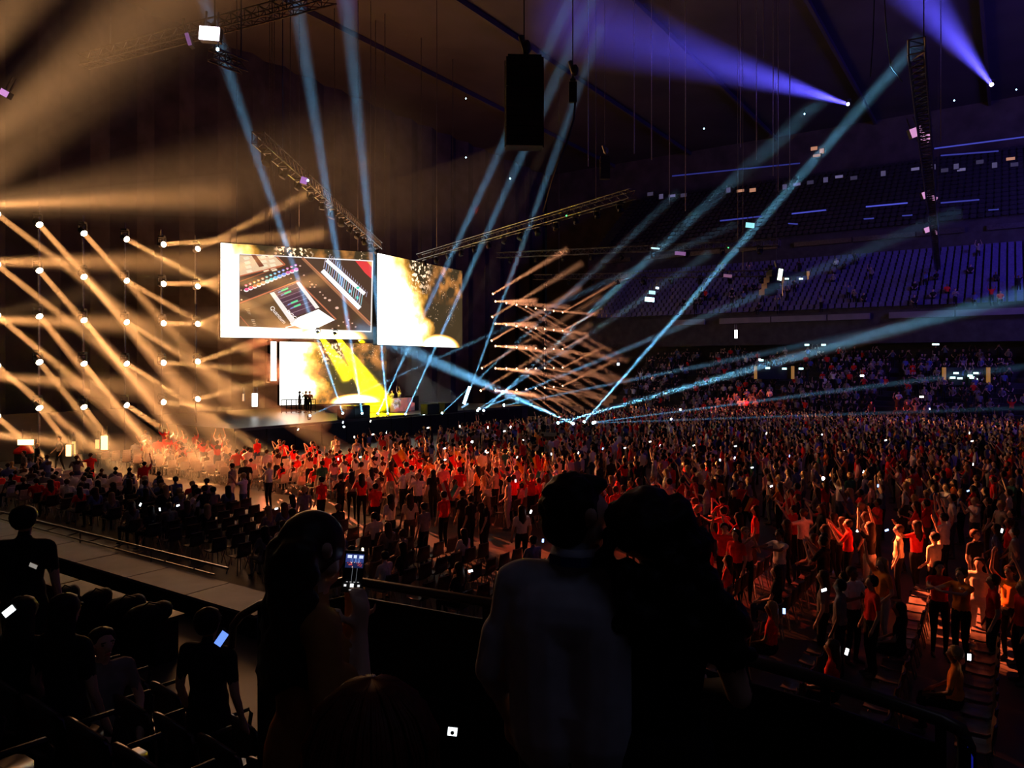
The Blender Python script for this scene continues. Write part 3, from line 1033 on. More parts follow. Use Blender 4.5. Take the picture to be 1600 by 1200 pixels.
def pose_segments(pose, fem):
    """capsules (a, b, ra, rb, region); local frame: feet on z = 0, facing +Y, 1.72 m tall"""
    sh = .17 if fem else .195
    hipw = .095
    seg = []
    if pose == 'sit':
        hz, dz = .52, -.40
        for sx in (-1, 1):
            seg += [((sx * hipw, 0, hz), (sx * .11, .42, .50), .088, .06, LEG), ((sx * .11, .42, .50), (sx * .11, .40, .09), .058, .038, LEG),
                    ((sx * .11, .38, .05), (sx * .12, .52, .035), .04, .035, SHOE)]
    else:
        hz, dz = .92, 0
        sp = {'walk': .16, 'dance': .10}.get(pose, 0)
        for sx in (-1, 1):
            ky, ay = sx * sp * .5 + .03, sx * sp
            seg += [((sx * hipw, 0, hz), (sx * .10, ky, .50), .092, .062, LEG), ((sx * .10, ky, .50), (sx * .105, ay - .02, .09), .060, .038, LEG),
                    ((sx * .105, ay - .03, .045), (sx * .125, ay + .14, .035), .042, .034, SHOE)]
    z = lambda h: h + dz
    seg += [((-.05, 0, z(.95)), (.05, 0, z(.95)), .12, .12, LEG),
            ((-.035, 0, z(1.05)), (.035, 0, z(1.05)), .105 if fem else .125, .105 if fem else .125, TOP),
            ((-.03, 0, z(1.02)), (-.06, -.005, z(1.30)), .10, .105, TOP), ((.03, 0, z(1.02)), (.06, -.005, z(1.30)), .10, .105, TOP),
            ((-sh + .03, -.01, z(1.40)), (sh - .03, -.01, z(1.40)), .068, .068, TOP),
            ((0, -.01, z(1.40)), (0, .0, z(1.50)), .07, .05, TOP), ((0, 0, z(1.46)), (0, .015, z(1.56)), .05, .05, SKIN)]
    S0 = lambda sx: Vector((sx * sh, -.01, z(1.40)))
    arms = {
        'stand': [((-.25, -.02, 1.12), (-.24, .08, .88)), ((.25, -.02, 1.12), (.24, .08, .88))],
        'walk': [((-.25, -.08, 1.13), (-.24, .06, .90)), ((.25, .05, 1.13), (.24, .22, .98))],
        'sit': [((-.26, .05, 1.14), (-.14, .28, 1.03)), ((.26, .05, 1.14), (.14, .28, 1.03))],
        'phone': [((-.27, .12, 1.20), (-.08, .34, 1.50)), ((.27, .12, 1.20), (.08, .34, 1.50))],
        'oneup': [((-.25, -.02, 1.12), (-.20, .16, .98)), ((.30, .08, 1.62), (.25, .16, 1.90))],
        'waveup': [((-.34, .03, 1.56), (-.30, .10, 1.84)), ((.25, .05, 1.14), (.16, .26, 1.10))],
        'bothup': [((-.30, .08, 1.60), (-.20, .14, 1.88)), ((.30, .08, 1.60), (.22, .12, 1.90))],
        'clap': [((-.27, .10, 1.18), (-.05, .33, 1.30)), ((.27, .10, 1.18), (.05, .33, 1.30))],
        'dance': [((-.36, .05, 1.38), (-.42, .18, 1.62)), ((.34, .06, 1.30), (.44, .20, 1.52))],
        'reach': [((-.24, .22, 1.34), (-.20, .52, 1.40)), ((.24, .22, 1.34), (.18, .50, 1.36))],
    }[pose]
    for sx, (e, w) in zip((-1, 1), arms):
        e = Vector((e[0], e[1], e[2] + dz))
        w = Vector((w[0], w[1], w[2] + dz))
        s0 = S0(sx)
        mid = s0.lerp(e, .62)
        seg += [(s0, mid, .056, .048, TOP), (mid, e, .044, .038, SKIN), (e, w, .038, .026, SKIN)]
        d = (w - e).normalized()
        side = d.cross(Vector((0, 1, 0))) if abs(d.y) < .9 else Vector((1, 0, 0))
        side.normalize()
        seg += [(w, w + d * .07, .032, .034, SKIN), (w + d * .07, w + d * .15, .026, .014, SKIN), (w + d * .07 + side * .018, w + d * .15 + side * .03, .02, .013, SKIN), (w + d * .03, w + d * .06 - side * .055, .018, .012, SKIN)]
    # head: skull, jaw, nose, ears
    hz_ = z(1.615)
    seg += [((0, -.015, hz_ + .02), (0, .02, hz_ + .01), .088, .080, SKIN), ((0, .03, hz_ - .05), (0, .045, hz_ - .065), .06, .045, SKIN),
            ((0, .09, hz_ - .005), (0, .112, hz_ - .02), .014, .017, SKIN), ((-.088, -.005, hz_), (-.092, -.012, hz_ + .02), .017, .02, SKIN), ((.088, -.005, hz_), (.092, -.012, hz_ + .02), .017, .02, SKIN)]
    return [(Vector(a), Vector(b), ra, rb, g) for a, b, ra, rb, g in seg], hz_


def capsule(mb, a, b, ra, rb, n=10):
    d = b - a
    L = max(d.length, 1e-4)
    rs = []
    for k in range(4):
        t = -PI / 2 + (PI / 2) * k / 3
        t = max(t, -PI / 2 + .2)
        rs.append((0, 0, ra * math.sin(t), ra * math.cos(t), ra * math.cos(t)))
    for k in range(4):
        t = (PI / 2) * k / 3
        t = min(t, PI / 2 - .2)
        rs.append((0, 0, L + rb * math.sin(t), rb * math.cos(t), rb * math.cos(t)))
    mb.rings(rs, n, 0, frame_to(d), a)


def fuse(mb, voxel, ratio=None, smooth=2, name='fused'):
    """union of overlapping volumes into one continuous skin"""
    me = mb.mesh('tmp', [])
    o = bpy.data.objects.new('tmp', me)
    C.objects.link(o)
    r = o.modifiers.new('r', 'REMESH')
    r.mode = 'VOXEL'
    r.voxel_size = voxel
    if smooth:
        s_ = o.modifiers.new('s', 'SMOOTH')
        s_.iterations = smooth
        s_.factor = .5
    if ratio:
        d = o.modifiers.new('d', 'DECIMATE')
        d.ratio = ratio
    dg = bpy.context.evaluated_depsgraph_get()
    out = bpy.data.meshes.new_from_object(o.evaluated_get(dg))
    out.name = name
    bpy.data.objects.remove(o)
    bpy.data.meshes.remove(me)
    return out


def paint_regions(me, seg, hz, hair=None):
    nf = len(me.polygons)
    cen = np.empty(nf * 3)
    me.polygons.foreach_get('center', cen)
    cen = cen.reshape(-1, 3)
    best = np.full(nf, 1e9)
    reg = np.zeros(nf, int)
    for a, b, ra, rb, g in seg:
        a, b = np.array(a), np.array(b)
        d = b - a
        L = max(d.dot(d), 1e-8)
        t = np.clip((cen - a).dot(d) / L, 0, 1)
        q = a + t[:, None] * d
        dist = np.linalg.norm(cen - q, axis=1) - (ra + (rb - ra) * t)
        w = dist < best
        best[w] = dist[w]
        reg[w] = g
    if hair:
        hm = (cen[:, 2] > hz - .05) & ((cen[:, 1] < .03) | (cen[:, 2] > hz + .055)) & (np.abs(cen[:, 0]) < .12) & (reg == SKIN)
        reg[hm] = HAIRR
        if hair == 'long':
            hm = (cen[:, 2] > hz - .32) & (cen[:, 1] < -.03) & (np.abs(cen[:, 0]) < .13)
            reg[hm] = HAIRR
    me.polygons.foreach_set('material_index', reg.astype('i'))
    me.polygons.foreach_set('use_smooth', [True] * nf)
    me.update()
    return reg


def hair_mesh(kind, hz):
    b = MB()
    n = 12
    rows = [(.112, .012, .014), (.104, .045, .048), (.085, .078, .080), (.055, .096, .098), (.02, .102, .104), (-.02, .100, .104)]
    if kind == 'long':
        rows += [(-.08, .105, .105), (-.16, .115, .10), (-.26, .118, .09), (-.36, .10, .07)]
    elif kind == 'bun':
        rows += [(-.05, .095, .10)]
    else:
        rows = rows[:5] + [(-.02, .095, .100), (-.05, .080, .090), (-.075, .055, .072)]
    vs, fs = [], []
    for dz, rx, ry in rows:
        for i in range(n):
            an = 2 * PI * i / n
            x, y = rx * math.cos(an), ry * math.sin(an)
            y2 = y - .012
            if dz < .06:
                y2 = min(y2, .045 if dz > 0 else .01)
            if dz < -.05:
                y2 = min(y2, -.015)
            vs.append((x, y2 - (.02 if dz < -.1 else 0), hz + dz + .01))
    for k in range(len(rows) - 1):
        for i in range(n):
            fs.append((k * n + i, k * n + (i + 1) % n, (k + 1) * n + (i + 1) % n, (k + 1) * n + i))
    fs.append(tuple(range(n)))
    fs.append(tuple(range(len(vs) - n, len(vs)))[::-1])
    b.add(vs, fs)
    if kind == 'bun':
        b.ell((0, -.10, hz + .09), (.05, .05, .05), 8, 6)
    return b.mesh('hair', [HM['black']], True)


def cloth_mat(name, c):
    return mat(name, c, .85, noise=.12, scale=14, spec=.15)


TOPS = {'red': (.80, .03, .025), 'white': (.78, .74, .70), 'black': (.022, .02, .022), 'grey': (.22, .20, .20), 'blue': (.10, .13, .30), 'orange': (.85, .28, .04), 'cream': (.80, .65, .45), 'green': (.05, .20, .12), 'pink': (.75, .35, .35)}
TM = {k: cloth_mat(k + '_cloth', c) for k, c in TOPS.items()}
LM = {'black': cloth_mat('black_trousers', (.018, .018, .02)), 'denim': cloth_mat('denim', (.06, .08, .14)), 'pale': cloth_mat('pale_trousers', (.55, .50, .45)), 'brown': cloth_mat('brown_trousers', (.12, .08, .05))}
SM = {'light': mat('light_skin', (.62, .40, .29), .55, noise=.05), 'dark': mat('dark_skin', (.20, .11, .07), .5, noise=.05)}
HM = {'black': mat('black_hair', (.012, .009, .008), .6, noise=.3, scale=30), 'brown': mat('brown_hair', (.07, .035, .018), .6, noise=.3, scale=30), 'fair': mat('fair_hair', (.42, .27, .12), .6, noise=.2, scale=30)}
SHOEM = cloth_mat('shoe_leather', (.10, .10, .10))

POSES = ['stand', 'walk', 'sit', 'phone', 'oneup', 'waveup', 'bothup', 'clap', 'dance', 'reach']
VAR = {}
for ps in POSES:
    for fem in (0, 1):
        seg, hz = pose_segments(ps, fem)
        mb = MB()
        for a, b_, ra, rb, g in seg:
            capsule(mb, a, b_, ra, rb, 8)
        hi = fuse(mb, .022, .26, 2, 'body')
        for m_ in (SM['light'], TM['white'], LM['black'], SHOEM):
            hi.materials.append(m_)
        paint_regions(hi, seg, hz)
        lo = fuse(mb, .032, .075, 1, 'far_body')
        reg = paint_regions(lo, seg, hz, 'long' if fem else 'short')
        nv = len(lo.vertices)
        co = np.empty(nv * 3)
        lo.vertices.foreach_get('co', co)
        tri = [tuple(p.vertices) for p in lo.polygons]
        VAR[ps, fem] = dict(hi=hi, hz=hz, co=co.reshape(-1, 3), tri=tri, reg=reg)
HAIRM = {}
for ps in ('stand', 'sit'):
    for k in ('short', 'long', 'bun'):
        HAIRM[ps, k] = hair_mesh(k, VAR[ps, 0]['hz'])
FACE_ALL = False
FACEM = {}
for nm_, hz_ in (('face_stand', VAR['stand', 0]['hz']), ('face_sit', VAR['sit', 0]['hz'])):
    b = MB()
    for sx in (-1, 1):
        b.ell((sx * .033, .082, hz_ + .012), (.013, .008, .007), 8, 5)
        b.box((sx * .034, .088, hz_ + .032), (.034, .008, .006))
    b.ell((0, .088, hz_ - .058), (.024, .008, .007), 8, 5, 1)
    FACEM[nm_] = b.mesh('face_features', [mat('dark_iris', (.03, .02, .015), .3), mat('lip_red', (.45, .14, .12), .5)], True)
PHRASE = {'stand': 'standing with arms down', 'walk': 'standing mid step', 'sit': 'sitting', 'phone': 'holding both hands up to the face', 'oneup': 'with one arm raised straight up', 'waveup': 'waving a bent arm',
          'bothup': 'with both arms raised', 'clap': 'clapping', 'dance': 'dancing with arms spread', 'reach': 'reaching both arms forward'}


def person(pos, rz, pose='stand', fem=0, top='white', leg='black', skin='light', hair='black', style=None, h=1.0, label=None, group=None):
    v = VAR[pose, fem]
    style = style or ('long' if fem else 'short')
    o = link('person', v['hi'], None, pos, rot=(0, 0, rz), label=label, cat='person', group=group)
    o.scale = (h, h, h)
    for i, m_ in enumerate((SM[skin], TM[top], LM[leg], SHOEM)):
        if o.material_slots[i].material is not m_:
            o.material_slots[i].link = 'OBJECT'
            o.material_slots[i].material = m_
    hr = link('hair', HAIRM['sit' if pose == 'sit' else 'stand', style], o)
    if label and 'haired person in' not in label or FACE_ALL:
        fm = 'face_sit' if pose == 'sit' else 'face_stand'
        link('face', FACEM[fm], o)
    if hair != 'black':
        hr.material_slots[0].link = 'OBJECT'
        hr.material_slots[0].material = HM[hair]
    return o


def crowd_mesh(name, specs, label, dark=1.0):
    """very many far people joined: specs = (pos, rz, pose, fem, top, leg, skin, hair, h)"""
    vs, loops, cols, k = [], [], [], 0
    tot = []
    for pos, rz, pose, fem, top, leg, skin, hair, h in specs:
        v = VAR[pose, fem]
        c, s_ = math.cos(rz), math.sin(rz)
        co = v['co'] * h
        x = co[:, 0] * c - co[:, 1] * s_ + pos[0]
        y = co[:, 0] * s_ + co[:, 1] * c + pos[1]
        vs.append(np.stack([x, y, co[:, 2] + pos[2]], 1))
        pal = {SKIN: {'light': (.62, .40, .29), 'dark': (.2, .11, .07)}[skin], TOP: TOPS[top], LEG: {'black': (.018, .018, .02), 'denim': (.06, .08, .14), 'pale': (.55, .5, .45), 'brown': (.12, .08, .05)}[leg],
               SHOE: (.1, .1, .1), HAIRR: {'black': (.012, .009, .008), 'brown': (.07, .035, .018), 'fair': (.42, .27, .12)}[hair]}
        for t, g in zip(v['tri'], v['reg']):
            tot.append(len(t))
            loops.extend([i + k for i in t])
            cols.extend([(*pal[int(g)], 1.0)] * len(t))
        k += len(v['co'])
    V = np.concatenate(vs)
    me = bpy.data.meshes.new(name)
    me.vertices.add(len(V))
    me.vertices.foreach_set('co', V.ravel())
    me.loops.add(len(loops))
    me.loops.foreach_set('vertex_index', np.array(loops, 'i'))
    me.polygons.add(len(tot))
    st_ = np.concatenate([[0], np.cumsum(tot)[:-1]]).astype('i')
    me.polygons.foreach_set('loop_start', st_)
    me.polygons.foreach_set('loop_total', np.array(tot, 'i'))
    ca = me.color_attributes.new('Col', 'FLOAT_COLOR', 'CORNER')
    ca.data.foreach_set('color', np.array(cols, 'f').ravel())
    me.update(calc_edges=True)
    me.validate()
    me.materials.append(attr_mat(name + '_cloth'))
    return link(name, me, label=label, cat='crowd', kind='stuff')


specs = []     # every person on the floor: (dist, dict)
taken = []


def free(p, r=.42):
    for q in taken:
        if abs(q[0] - p[0]) < r and abs(q[1] - p[1]) < r:
            return False
    return True


def add(p, rz, pose, fem=0, top='white', leg='black', skin=None, hair=None, h=None, label=None, style=None, z=0.0, zone=''):
    p = Vector((p[0], p[1], z))
    taken.append((p.x, p.y))
    specs.append(dict(pos=p, rz=rz, pose=pose, fem=fem, top=top, leg=leg, skin=skin or R.choice(['light', 'light', 'light', 'dark']), hair=hair or R.choice(['black', 'black', 'brown', 'brown', 'fair']),
                      h=h or R.uniform(.94, 1.04), label=label, style=style, zone=zone))


def at_head(px, py, hh=1.72):
    return P(px, py, (ZC - hh) * FL / (py - HZ))


FS = FACE_STAGE
# people one can point at: pixel of the top of the head, pose, colours, label
NAMED = [
    (237, 724, 'stand', 0, 'white', 'pale', 0, 0, ''),
]
NAMED = [
    # px, py(head), pose, fem, top, leg, turn, label
    (362, 724, 'stand', 0, 'grey', 'pale', .5, 'person in a grey top and pale trousers, back turned, on the lit aisle edge'),
    (383, 719, 'walk', 0, 'black', 'black', 2.4, 'person in dark clothes facing the one in pale trousers on the lit aisle edge'),
    (420, 723, 'phone', 0, 'white', 'black', .3, 'person in a white shirt and black trousers standing before the white chairs'),
    (532, 741, 'phone', 0, 'black', 'black', .2, 'person in a black top and shorts with bright bare calves at the aisle'),
    (502, 745, 'stand', 0, 'red', 'black', .2, 'person in a red top left of the one in black shorts'),
    (475, 760, 'stand', 0, 'grey', 'black', 0, 'person in a grey vest on the aisle with a lit phone at the hip'),
    (564, 722, 'stand', 0, 'cream', 'black', -.2, 'person in a glowing cream shirt and dark trousers, brightest back in the seats'),
    (503, 720, 'stand', 0, 'green', 'pale', 0, 'person in a dark green top behind the red shirts'),
    (612, 720, 'phone', 0, 'orange', 'pale', -.5, 'person in an orange top beside the red and yellow flag'),
    (634, 722, 'oneup', 0, 'red', 'black', .1, 'person in a red shirt with one arm flung up, next to the lit phone'),
    (672, 716, 'phone', 0, 'orange', 'pale', -.2, 'person in an orange shirt and pale trousers among the dancers'),
    (640, 772, 'stand', 1, 'brown' if False else 'cream', 'brown', -.4, 'long haired person in a cream jacket in front, turned towards the seats'),
    (662, 786, 'stand', 0, 'grey', 'black', .1, 'person in a grey shirt and black trousers in the second aisle'),
    (693, 768, 'stand', 0, 'red', 'black', 0, 'person in a dark red shirt with a red lamp glow at the elbow'),
    (718, 730, 'stand', 0, 'red', 'black', -.4, 'person in a red shirt waving the wide red and yellow flag'),
    (745, 728, 'oneup', 1, 'orange', 'black', .3, 'person in an orange dress with a small flag held up'),
    (774, 731, 'phone', 0, 'cream', 'black', .2, 'person in a cream shirt between two raised flags'),
    (794, 745, 'oneup', 0, 'cream', 'pale', .4, 'person in a pale shirt swinging a yellow scarf'),
    (830, 740, 'bothup', 0, 'red', 'black', 0, 'person in a red shirt lifting the green and red flag'),
    (735, 774, 'stand', 0, 'black', 'black', .1, 'person in a black jacket standing in the front row of dancers'),
    (760, 776, 'stand', 1, 'black', 'black', .5, 'long haired person in black beside the one in a black jacket'),
    (722, 766, 'stand', 0, 'black', 'black', .1, 'person in dark clothes under the white and teal flag'),
    (815, 790, 'stand', 1, 'white', 'black', -.6, 'person with a bright white collar near the tall dark head'),
    (788, 702, 'phone', 0, 'green', 'black', -.5, 'person in green with a brightly lit face far in the crowd'),
    (1022, 712, 'bothup', 0, 'white', 'pale', .4, 'lit person in white with arms up high in the dark crowd'),
    (937, 722, 'stand', 0, 'black', 'black', 0, 'person in black and gold sleeves behind the tall dark head'),
    (1217, 742, 'oneup', 0, 'orange', 'pale', .7, 'lit person in orange pointing both arms up in the dark crowd'),
    (1312, 748, 'bothup', 1, 'white', 'denim', .6, 'person in a white top with lit arms curled overhead'),
    (1050, 724, 'stand', 0, 'red', 'pale', 0, 'person in a red shirt and pale trousers far in the crowd'),
    (1085, 745, 'phone', 0, 'red', 'black', 0, 'person in red with a phone lifted, left of the orange pointing one'),
    (1119, 742, 'stand', 0, 'orange', 'black', 1.8, 'person with a lit face and orange shirt turned sideways'),
    (1157, 752, 'stand', 0, 'red', 'black', 2.4, 'person with a lit red face turned back towards the stands'),
    (1085, 778, 'bothup', 0, 'red', 'black', -.2, 'person in red with thin raised arms left of the striped flag'),
    (1130, 792, 'reach', 0, 'red', 'black', -.4, 'person in red reaching towards the dark striped flag'),
    (1240, 790, 'bothup', 0, 'red', 'black', 0, 'person in a bright red shirt with both arms raised, back turned'),
    (1245, 755, 'phone', 0, 'red', 'pale', -.2, 'person in dark red holding a small lit phone'),
    (1180, 790, 'stand', 1, 'red', 'brown', .2, 'long haired person in red behind the arms raised one'),
    (1448, 766, 'dance', 0, 'red', 'black', 1.2, 'person in red with a lit arm stretched sideways on the far floor'),
    (1478, 756, 'reach', 1, 'white', 'black', .8, 'seated height person in white with lit shoulders on the far floor'),
    (1460, 832, 'oneup', 0, 'cream', 'black', -.5, 'person in cream holding the red and white flag'),
    (1404, 820, 'stand', 0, 'cream', 'black', .1, 'person in a cream shirt with back turned left of the red and white flag'),
    (1524, 828, 'stand', 0, 'black', 'black', 2.6, 'dark dressed person with folded arms facing the stands'),
    (1352, 800, 'stand', 1, 'grey', 'brown', -.1, 'long haired person in grey in the dark part of the floor'),
    (1325, 812, 'phone', 0, 'red', 'black', 0, 'person in red left of the long haired one in grey'),
    (1084, 834, 'stand', 0, 'orange', 'black', 1.6, 'person with a strongly lit face beside the woman with curly hair'),
    (1108, 842, 'sit', 1, 'red', 'black', .4, 'person in a red shawl bent over near the curly haired woman'),
    (1132, 818, 'oneup', 0, 'red', 'black', 2.0, 'person in red clutching a bright phone to the chest'),
    (1150, 828, 'stand', 1, 'red', 'black', 1.2, 'long haired person lit red in profile'),
    (1165, 824, 'phone', 0, 'pink', 'black', 2.2, 'person in pink with a hand at the face'),
    (1218, 828, 'reach', 0, 'white', 'denim', 1.0, 'person in white leaning back with a lit arm'),
    (1332, 886, 'clap', 0, 'white', 'black', 2.6, 'person in white with a lit chest and folded hands'),
    (1378, 872, 'oneup', 1, 'orange', 'pale', .8, 'fair haired person in glowing orange in the lit pair'),
    (1362, 900, 'stand', 0, 'red', 'black', .5, 'person in red stooping beside the fair haired one'),
    (1468, 878, 'reach', 1, 'red', 'black', 1.9, 'person in a red top stretching lit bare arms sideways'),
    (1502, 888, 'reach', 0, 'orange', 'black', .9, 'person in a glowing orange shirt and black trousers, back turned'),
    (1530, 872, 'stand', 1, 'cream', 'pale', 1.3, 'brightest lit fair haired person in cream at the edge of the floor'),
    (1552, 898, 'stand', 0, 'red', 'black', .2, 'burly person in a red shirt with back turned'),
    (1578, 884, 'bothup', 0, 'orange', 'black', .9, 'person in orange raising a phone with both hands'),
    (1598, 908, 'stand', 0, 'red', 'black', .4, 'person in red cut by the picture edge'),
    (1286, 892, 'stand', 1, 'grey', 'black', .1, 'long haired person in grey between the chair rows'),
    (1312, 906, 'stand', 0, 'grey', 'black', 0, 'person in dim grey standing in front of the lit clapping one'),
    (1300, 1000, 'sit', 1, 'red', 'black', 0, 'dim person in a red shawl among the nearest chair rows'),
    (1492, 1010, 'sit', 0, 'orange', 'black', 0, 'dim person in ochre at the near chair rows'),
    (1205, 940, 'sit', 1, 'red', 'black', .1, 'dim person in dark red sitting by two lit phones'),
]
PXN = set()
for px, py, pose, fem, top, leg, turn, lb in NAMED:
    hh = {'sit': 1.32}.get(pose, 1.72)
    add(at_head(px, py, hh), FS + turn, pose, fem, top, leg, label=lb, h=1.0)

# standing figures by the lamps at the end of the floor
for px, py, pose, top, leg, lb in [(58, 690, 'stand', 'black', 'black', 'dark silhouette standing on the floor beside the orange lamp box'), (93, 683, 'walk', 'grey', 'black', 'person with legs apart crossing before the pooled light'),
                                   (37, 702, 'stand', 'grey', 'black', 'thin figure behind the red draped box')]:
    add(at_head(px, py), FS + 1.5, pose, 0, top, leg, label=lb)

CHAIRS = []


def chair_rows(s0, s1, ds, t0, t1, dt, zone, occ, tops, stand=.0):
    s = s0
    ri = 0
    while s < s1:
        t = t0
        ri += 1
        ti = 0
        while t < t1:
            ti += 1
            p = A(s, t)
            if p.y > 6:
                px = 800 + p.x / p.y * FL
                py = HZ + ZC / p.y * FL
                if -40 < px < 1640 and py < 1240:
                    CHAIRS.append((p, zone, ri, ti))
                    if R.random() < occ(s, t) and free(p, .35):
                        if R.random() < stand:
                            add(p + VV * .05, FS + R.uniform(-.5, .5), R.choice(['stand', 'phone', 'clap', 'oneup', 'dance', 'stand', 'bothup']), R.random() < .45, R.choice(tops), R.choice(['black', 'denim', 'pale']), zone=zone)
                        else:
                            add(p, FS + R.uniform(-.3, .3), 'sit', R.random() < .5, R.choice(tops), R.choice(['black', 'denim', 'pale']), zone=zone)
            t += dt
        s += ds


chair_rows(-39.5, -7, 1.02, 20.2, 24.6, .56, 'far', lambda s, t: .42 if s < -26 else .75, ['white', 'red', 'red', 'cream', 'grey', 'pink', 'white'], .45)
chair_rows(-36, -21.5, 1.02, 12.4, 15.8, .56, 'near', lambda s, t: .62, ['white', 'grey', 'black', 'red', 'blue', 'grey'], .06)
chair_rows(-21.5, -6.0, 1.02, 11.8, 15.4, .56, 'mid', lambda s, t: .26, ['grey', 'black', 'white', 'blue'], .10)
chair_rows(-5.0, 10, 1.15, 10.6, 18.6, .56, 'right', lambda s, t: .12, ['black', 'red', 'grey'], .3)

# dancers pressed behind the far block and over the right of the floor: jittered grid, thinner near the aisles
for i in range(-40, 46):
    for j in range(0, 60):
        s = i * .72 + R.uniform(-.28, .28)
        t = 25.4 + j * .68 + R.uniform(-.26, .26)
        if s < -37 + max(0, (t - 30) * 0) or t > 65.3:
            continue
        if s < -24 and t < 28 and R.random() < .6:
            continue
        if s < -20 and R.random() < .2:
            continue
        p = A(s, t)
        px = 800 + p.x / p.y * FL
        if not -120 < px < 1900 or R.random() < (.30 if p.y < 45 else .12):
            continue
        if abs(p.x - 4) < 3.6 and abs(p.y - 44.3) < 2.2:
            continue
        if not free(p, .36):
            continue
        pose = R.choices(['stand', 'walk', 'phone', 'oneup', 'waveup', 'bothup', 'clap', 'dance'], [10, 3, 3, 1, .6, .5, 2, .6])[0]
        add(p, FS + R.uniform(-.5, .5), pose, R.random() < .45, R.choices(['red', 'white', 'grey', 'black', 'blue', 'orange', 'cream', 'green', 'pink'], [5, 4, 4, 6, 3, 1, 2, 1, 1])[0], R.choice(['black', 'denim', 'pale', 'brown']), zone='crowd')
# right half of the floor, nearer to us
for i in range(-9, 30):
    for j in range(0, 14):
        s = -4 + i * .95 + R.uniform(-.35, .35)
        t = 18.6 + j * .66 + R.uniform(-.25, .25)
        if t > 25.6 or s < -8 or (s < -4.5 and t < 20):
            continue
        p = A(s, t)
        px = 800 + p.x / p.y * FL
        if not 560 < px < 1900 or R.random() < .38 or not free(p, .5):
            continue
        pose = R.choices(['stand', 'walk', 'phone', 'oneup', 'clap', 'dance', 'bothup'], [7, 3, 3, 1, 2, 2, 1])[0]
        add(p, FS + R.uniform(-.6, .6), pose, R.random() < .5, R.choices(['red', 'white', 'grey', 'black', 'orange', 'cream', 'blue'], [6, 2, 3, 6, 1, 1, 2])[0], R.choice(['black', 'denim', 'black', 'brown']), zone='rightcrowd')
# loose crowd at the aisles
for k in range(60):
    s, t = R.uniform(-20, -2), R.uniform(16.2, 19.8)
    p = A(s, t)
    if s < -9 and R.random() < .75:
        continue
    if free(p, .55):
        add(p, FS + R.uniform(-.8, .8), R.choice(['stand', 'walk', 'stand', 'phone']), R.random() < .5, R.choice(['grey', 'black', 'white', 'red']), 'black', zone='aisle')

# the nearest three hundred are people of their own, the rest of the crowd is beyond counting
def keyd(d):
    px = 800 + d['pos'].x / d['pos'].y * FL
    return (0 if d['label'] else 1 if -20 < px < 1620 else 2, d['pos'].y)


specs.sort(key=keyd)
ZN = {'far': 'in the lit block of white chairs', 'near': 'in the dark chairs by the pale board', 'mid': 'by the emptier chair rows', 'right': 'at the near right chair rows', 'crowd': 'in the packed standing crowd',
      'rightcrowd': 'in the dim right crowd', 'aisle': 'in the aisle before the dancers', '': 'on the floor'}
HN = {'black': 'black', 'brown': 'brown', 'fair': 'fair'}
near, far = specs[:300], specs[300:]
for d in near:
    lb = d['label']
    gr = 'concert goers pointed out on the floor' if lb else None
    if not lb:
        lb = '%s haired person in %s top %s %s' % (('long ' if d['fem'] else '') + HN[d['hair']], d['top'], {'stand': 'standing', 'walk': 'stepping', 'sit': 'sitting', 'phone': 'hands at face', 'oneup': 'one arm up', 'waveup': 'waving', 'bothup': 'both arms up', 'clap': 'clapping', 'dance': 'dancing', 'reach': 'reaching'}[d['pose']], ZN[d['zone']])
        lb = ' '.join(lb.split()[:16])
        gr = lb
    person(d['pos'], d['rz'], d['pose'], d['fem'], d['top'], d['leg'], d['skin'], d['hair'], d['style'], d['h'], lb, gr)
crowd_mesh('crowd', [(d['pos'], d['rz'], d['pose'], d['fem'], d['top'], d['leg'], d['skin'], d['hair'], d['h']) for d in far], 'packed dark standing crowd filling the arena floor up to the stage')

# seated and standing crowd on the far stands
sp = []
for tt, z0, rows, rise, t0, fill, s0, s1 in (('l', .7, 13, .40, 66.9, .78, -33, 60), ('m', 10.4, 11, .50, 75.4, .16, -30, 60)):
    for r_ in range(rows):
        s = s0
        while s < s1:
            s += R.uniform(.55, .8)
            if R.random() > fill * (1 if (s * .11) % 1 > .12 else .1) * (1 if tt == 'l' or r_ < 5 else .35):
                continue
            p = A(s, t0 + r_ * .85, z0 + rise * r_)
            px = 800 + p.x / p.y * FL
            if not -100 < px < 1850:
                continue
            sit = R.random() < .6
            sp.append((p - Vector((0, 0, .0)), FACE_FLOOR_FAR + R.uniform(-.3, .3), 'sit' if sit else R.choice(['stand', 'clap', 'oneup', 'bothup', 'phone']), R.random() < .5,
                       R.choices(['red', 'white', 'grey', 'black', 'blue'], [1.5, .7, 5, 12, 2])[0], 'black', R.choice(['light', 'light', 'dark']), 'black', 1.0))
crowd_mesh('stand_crowd', sp, 'dim rows of spectators on the far stands under the balcony')

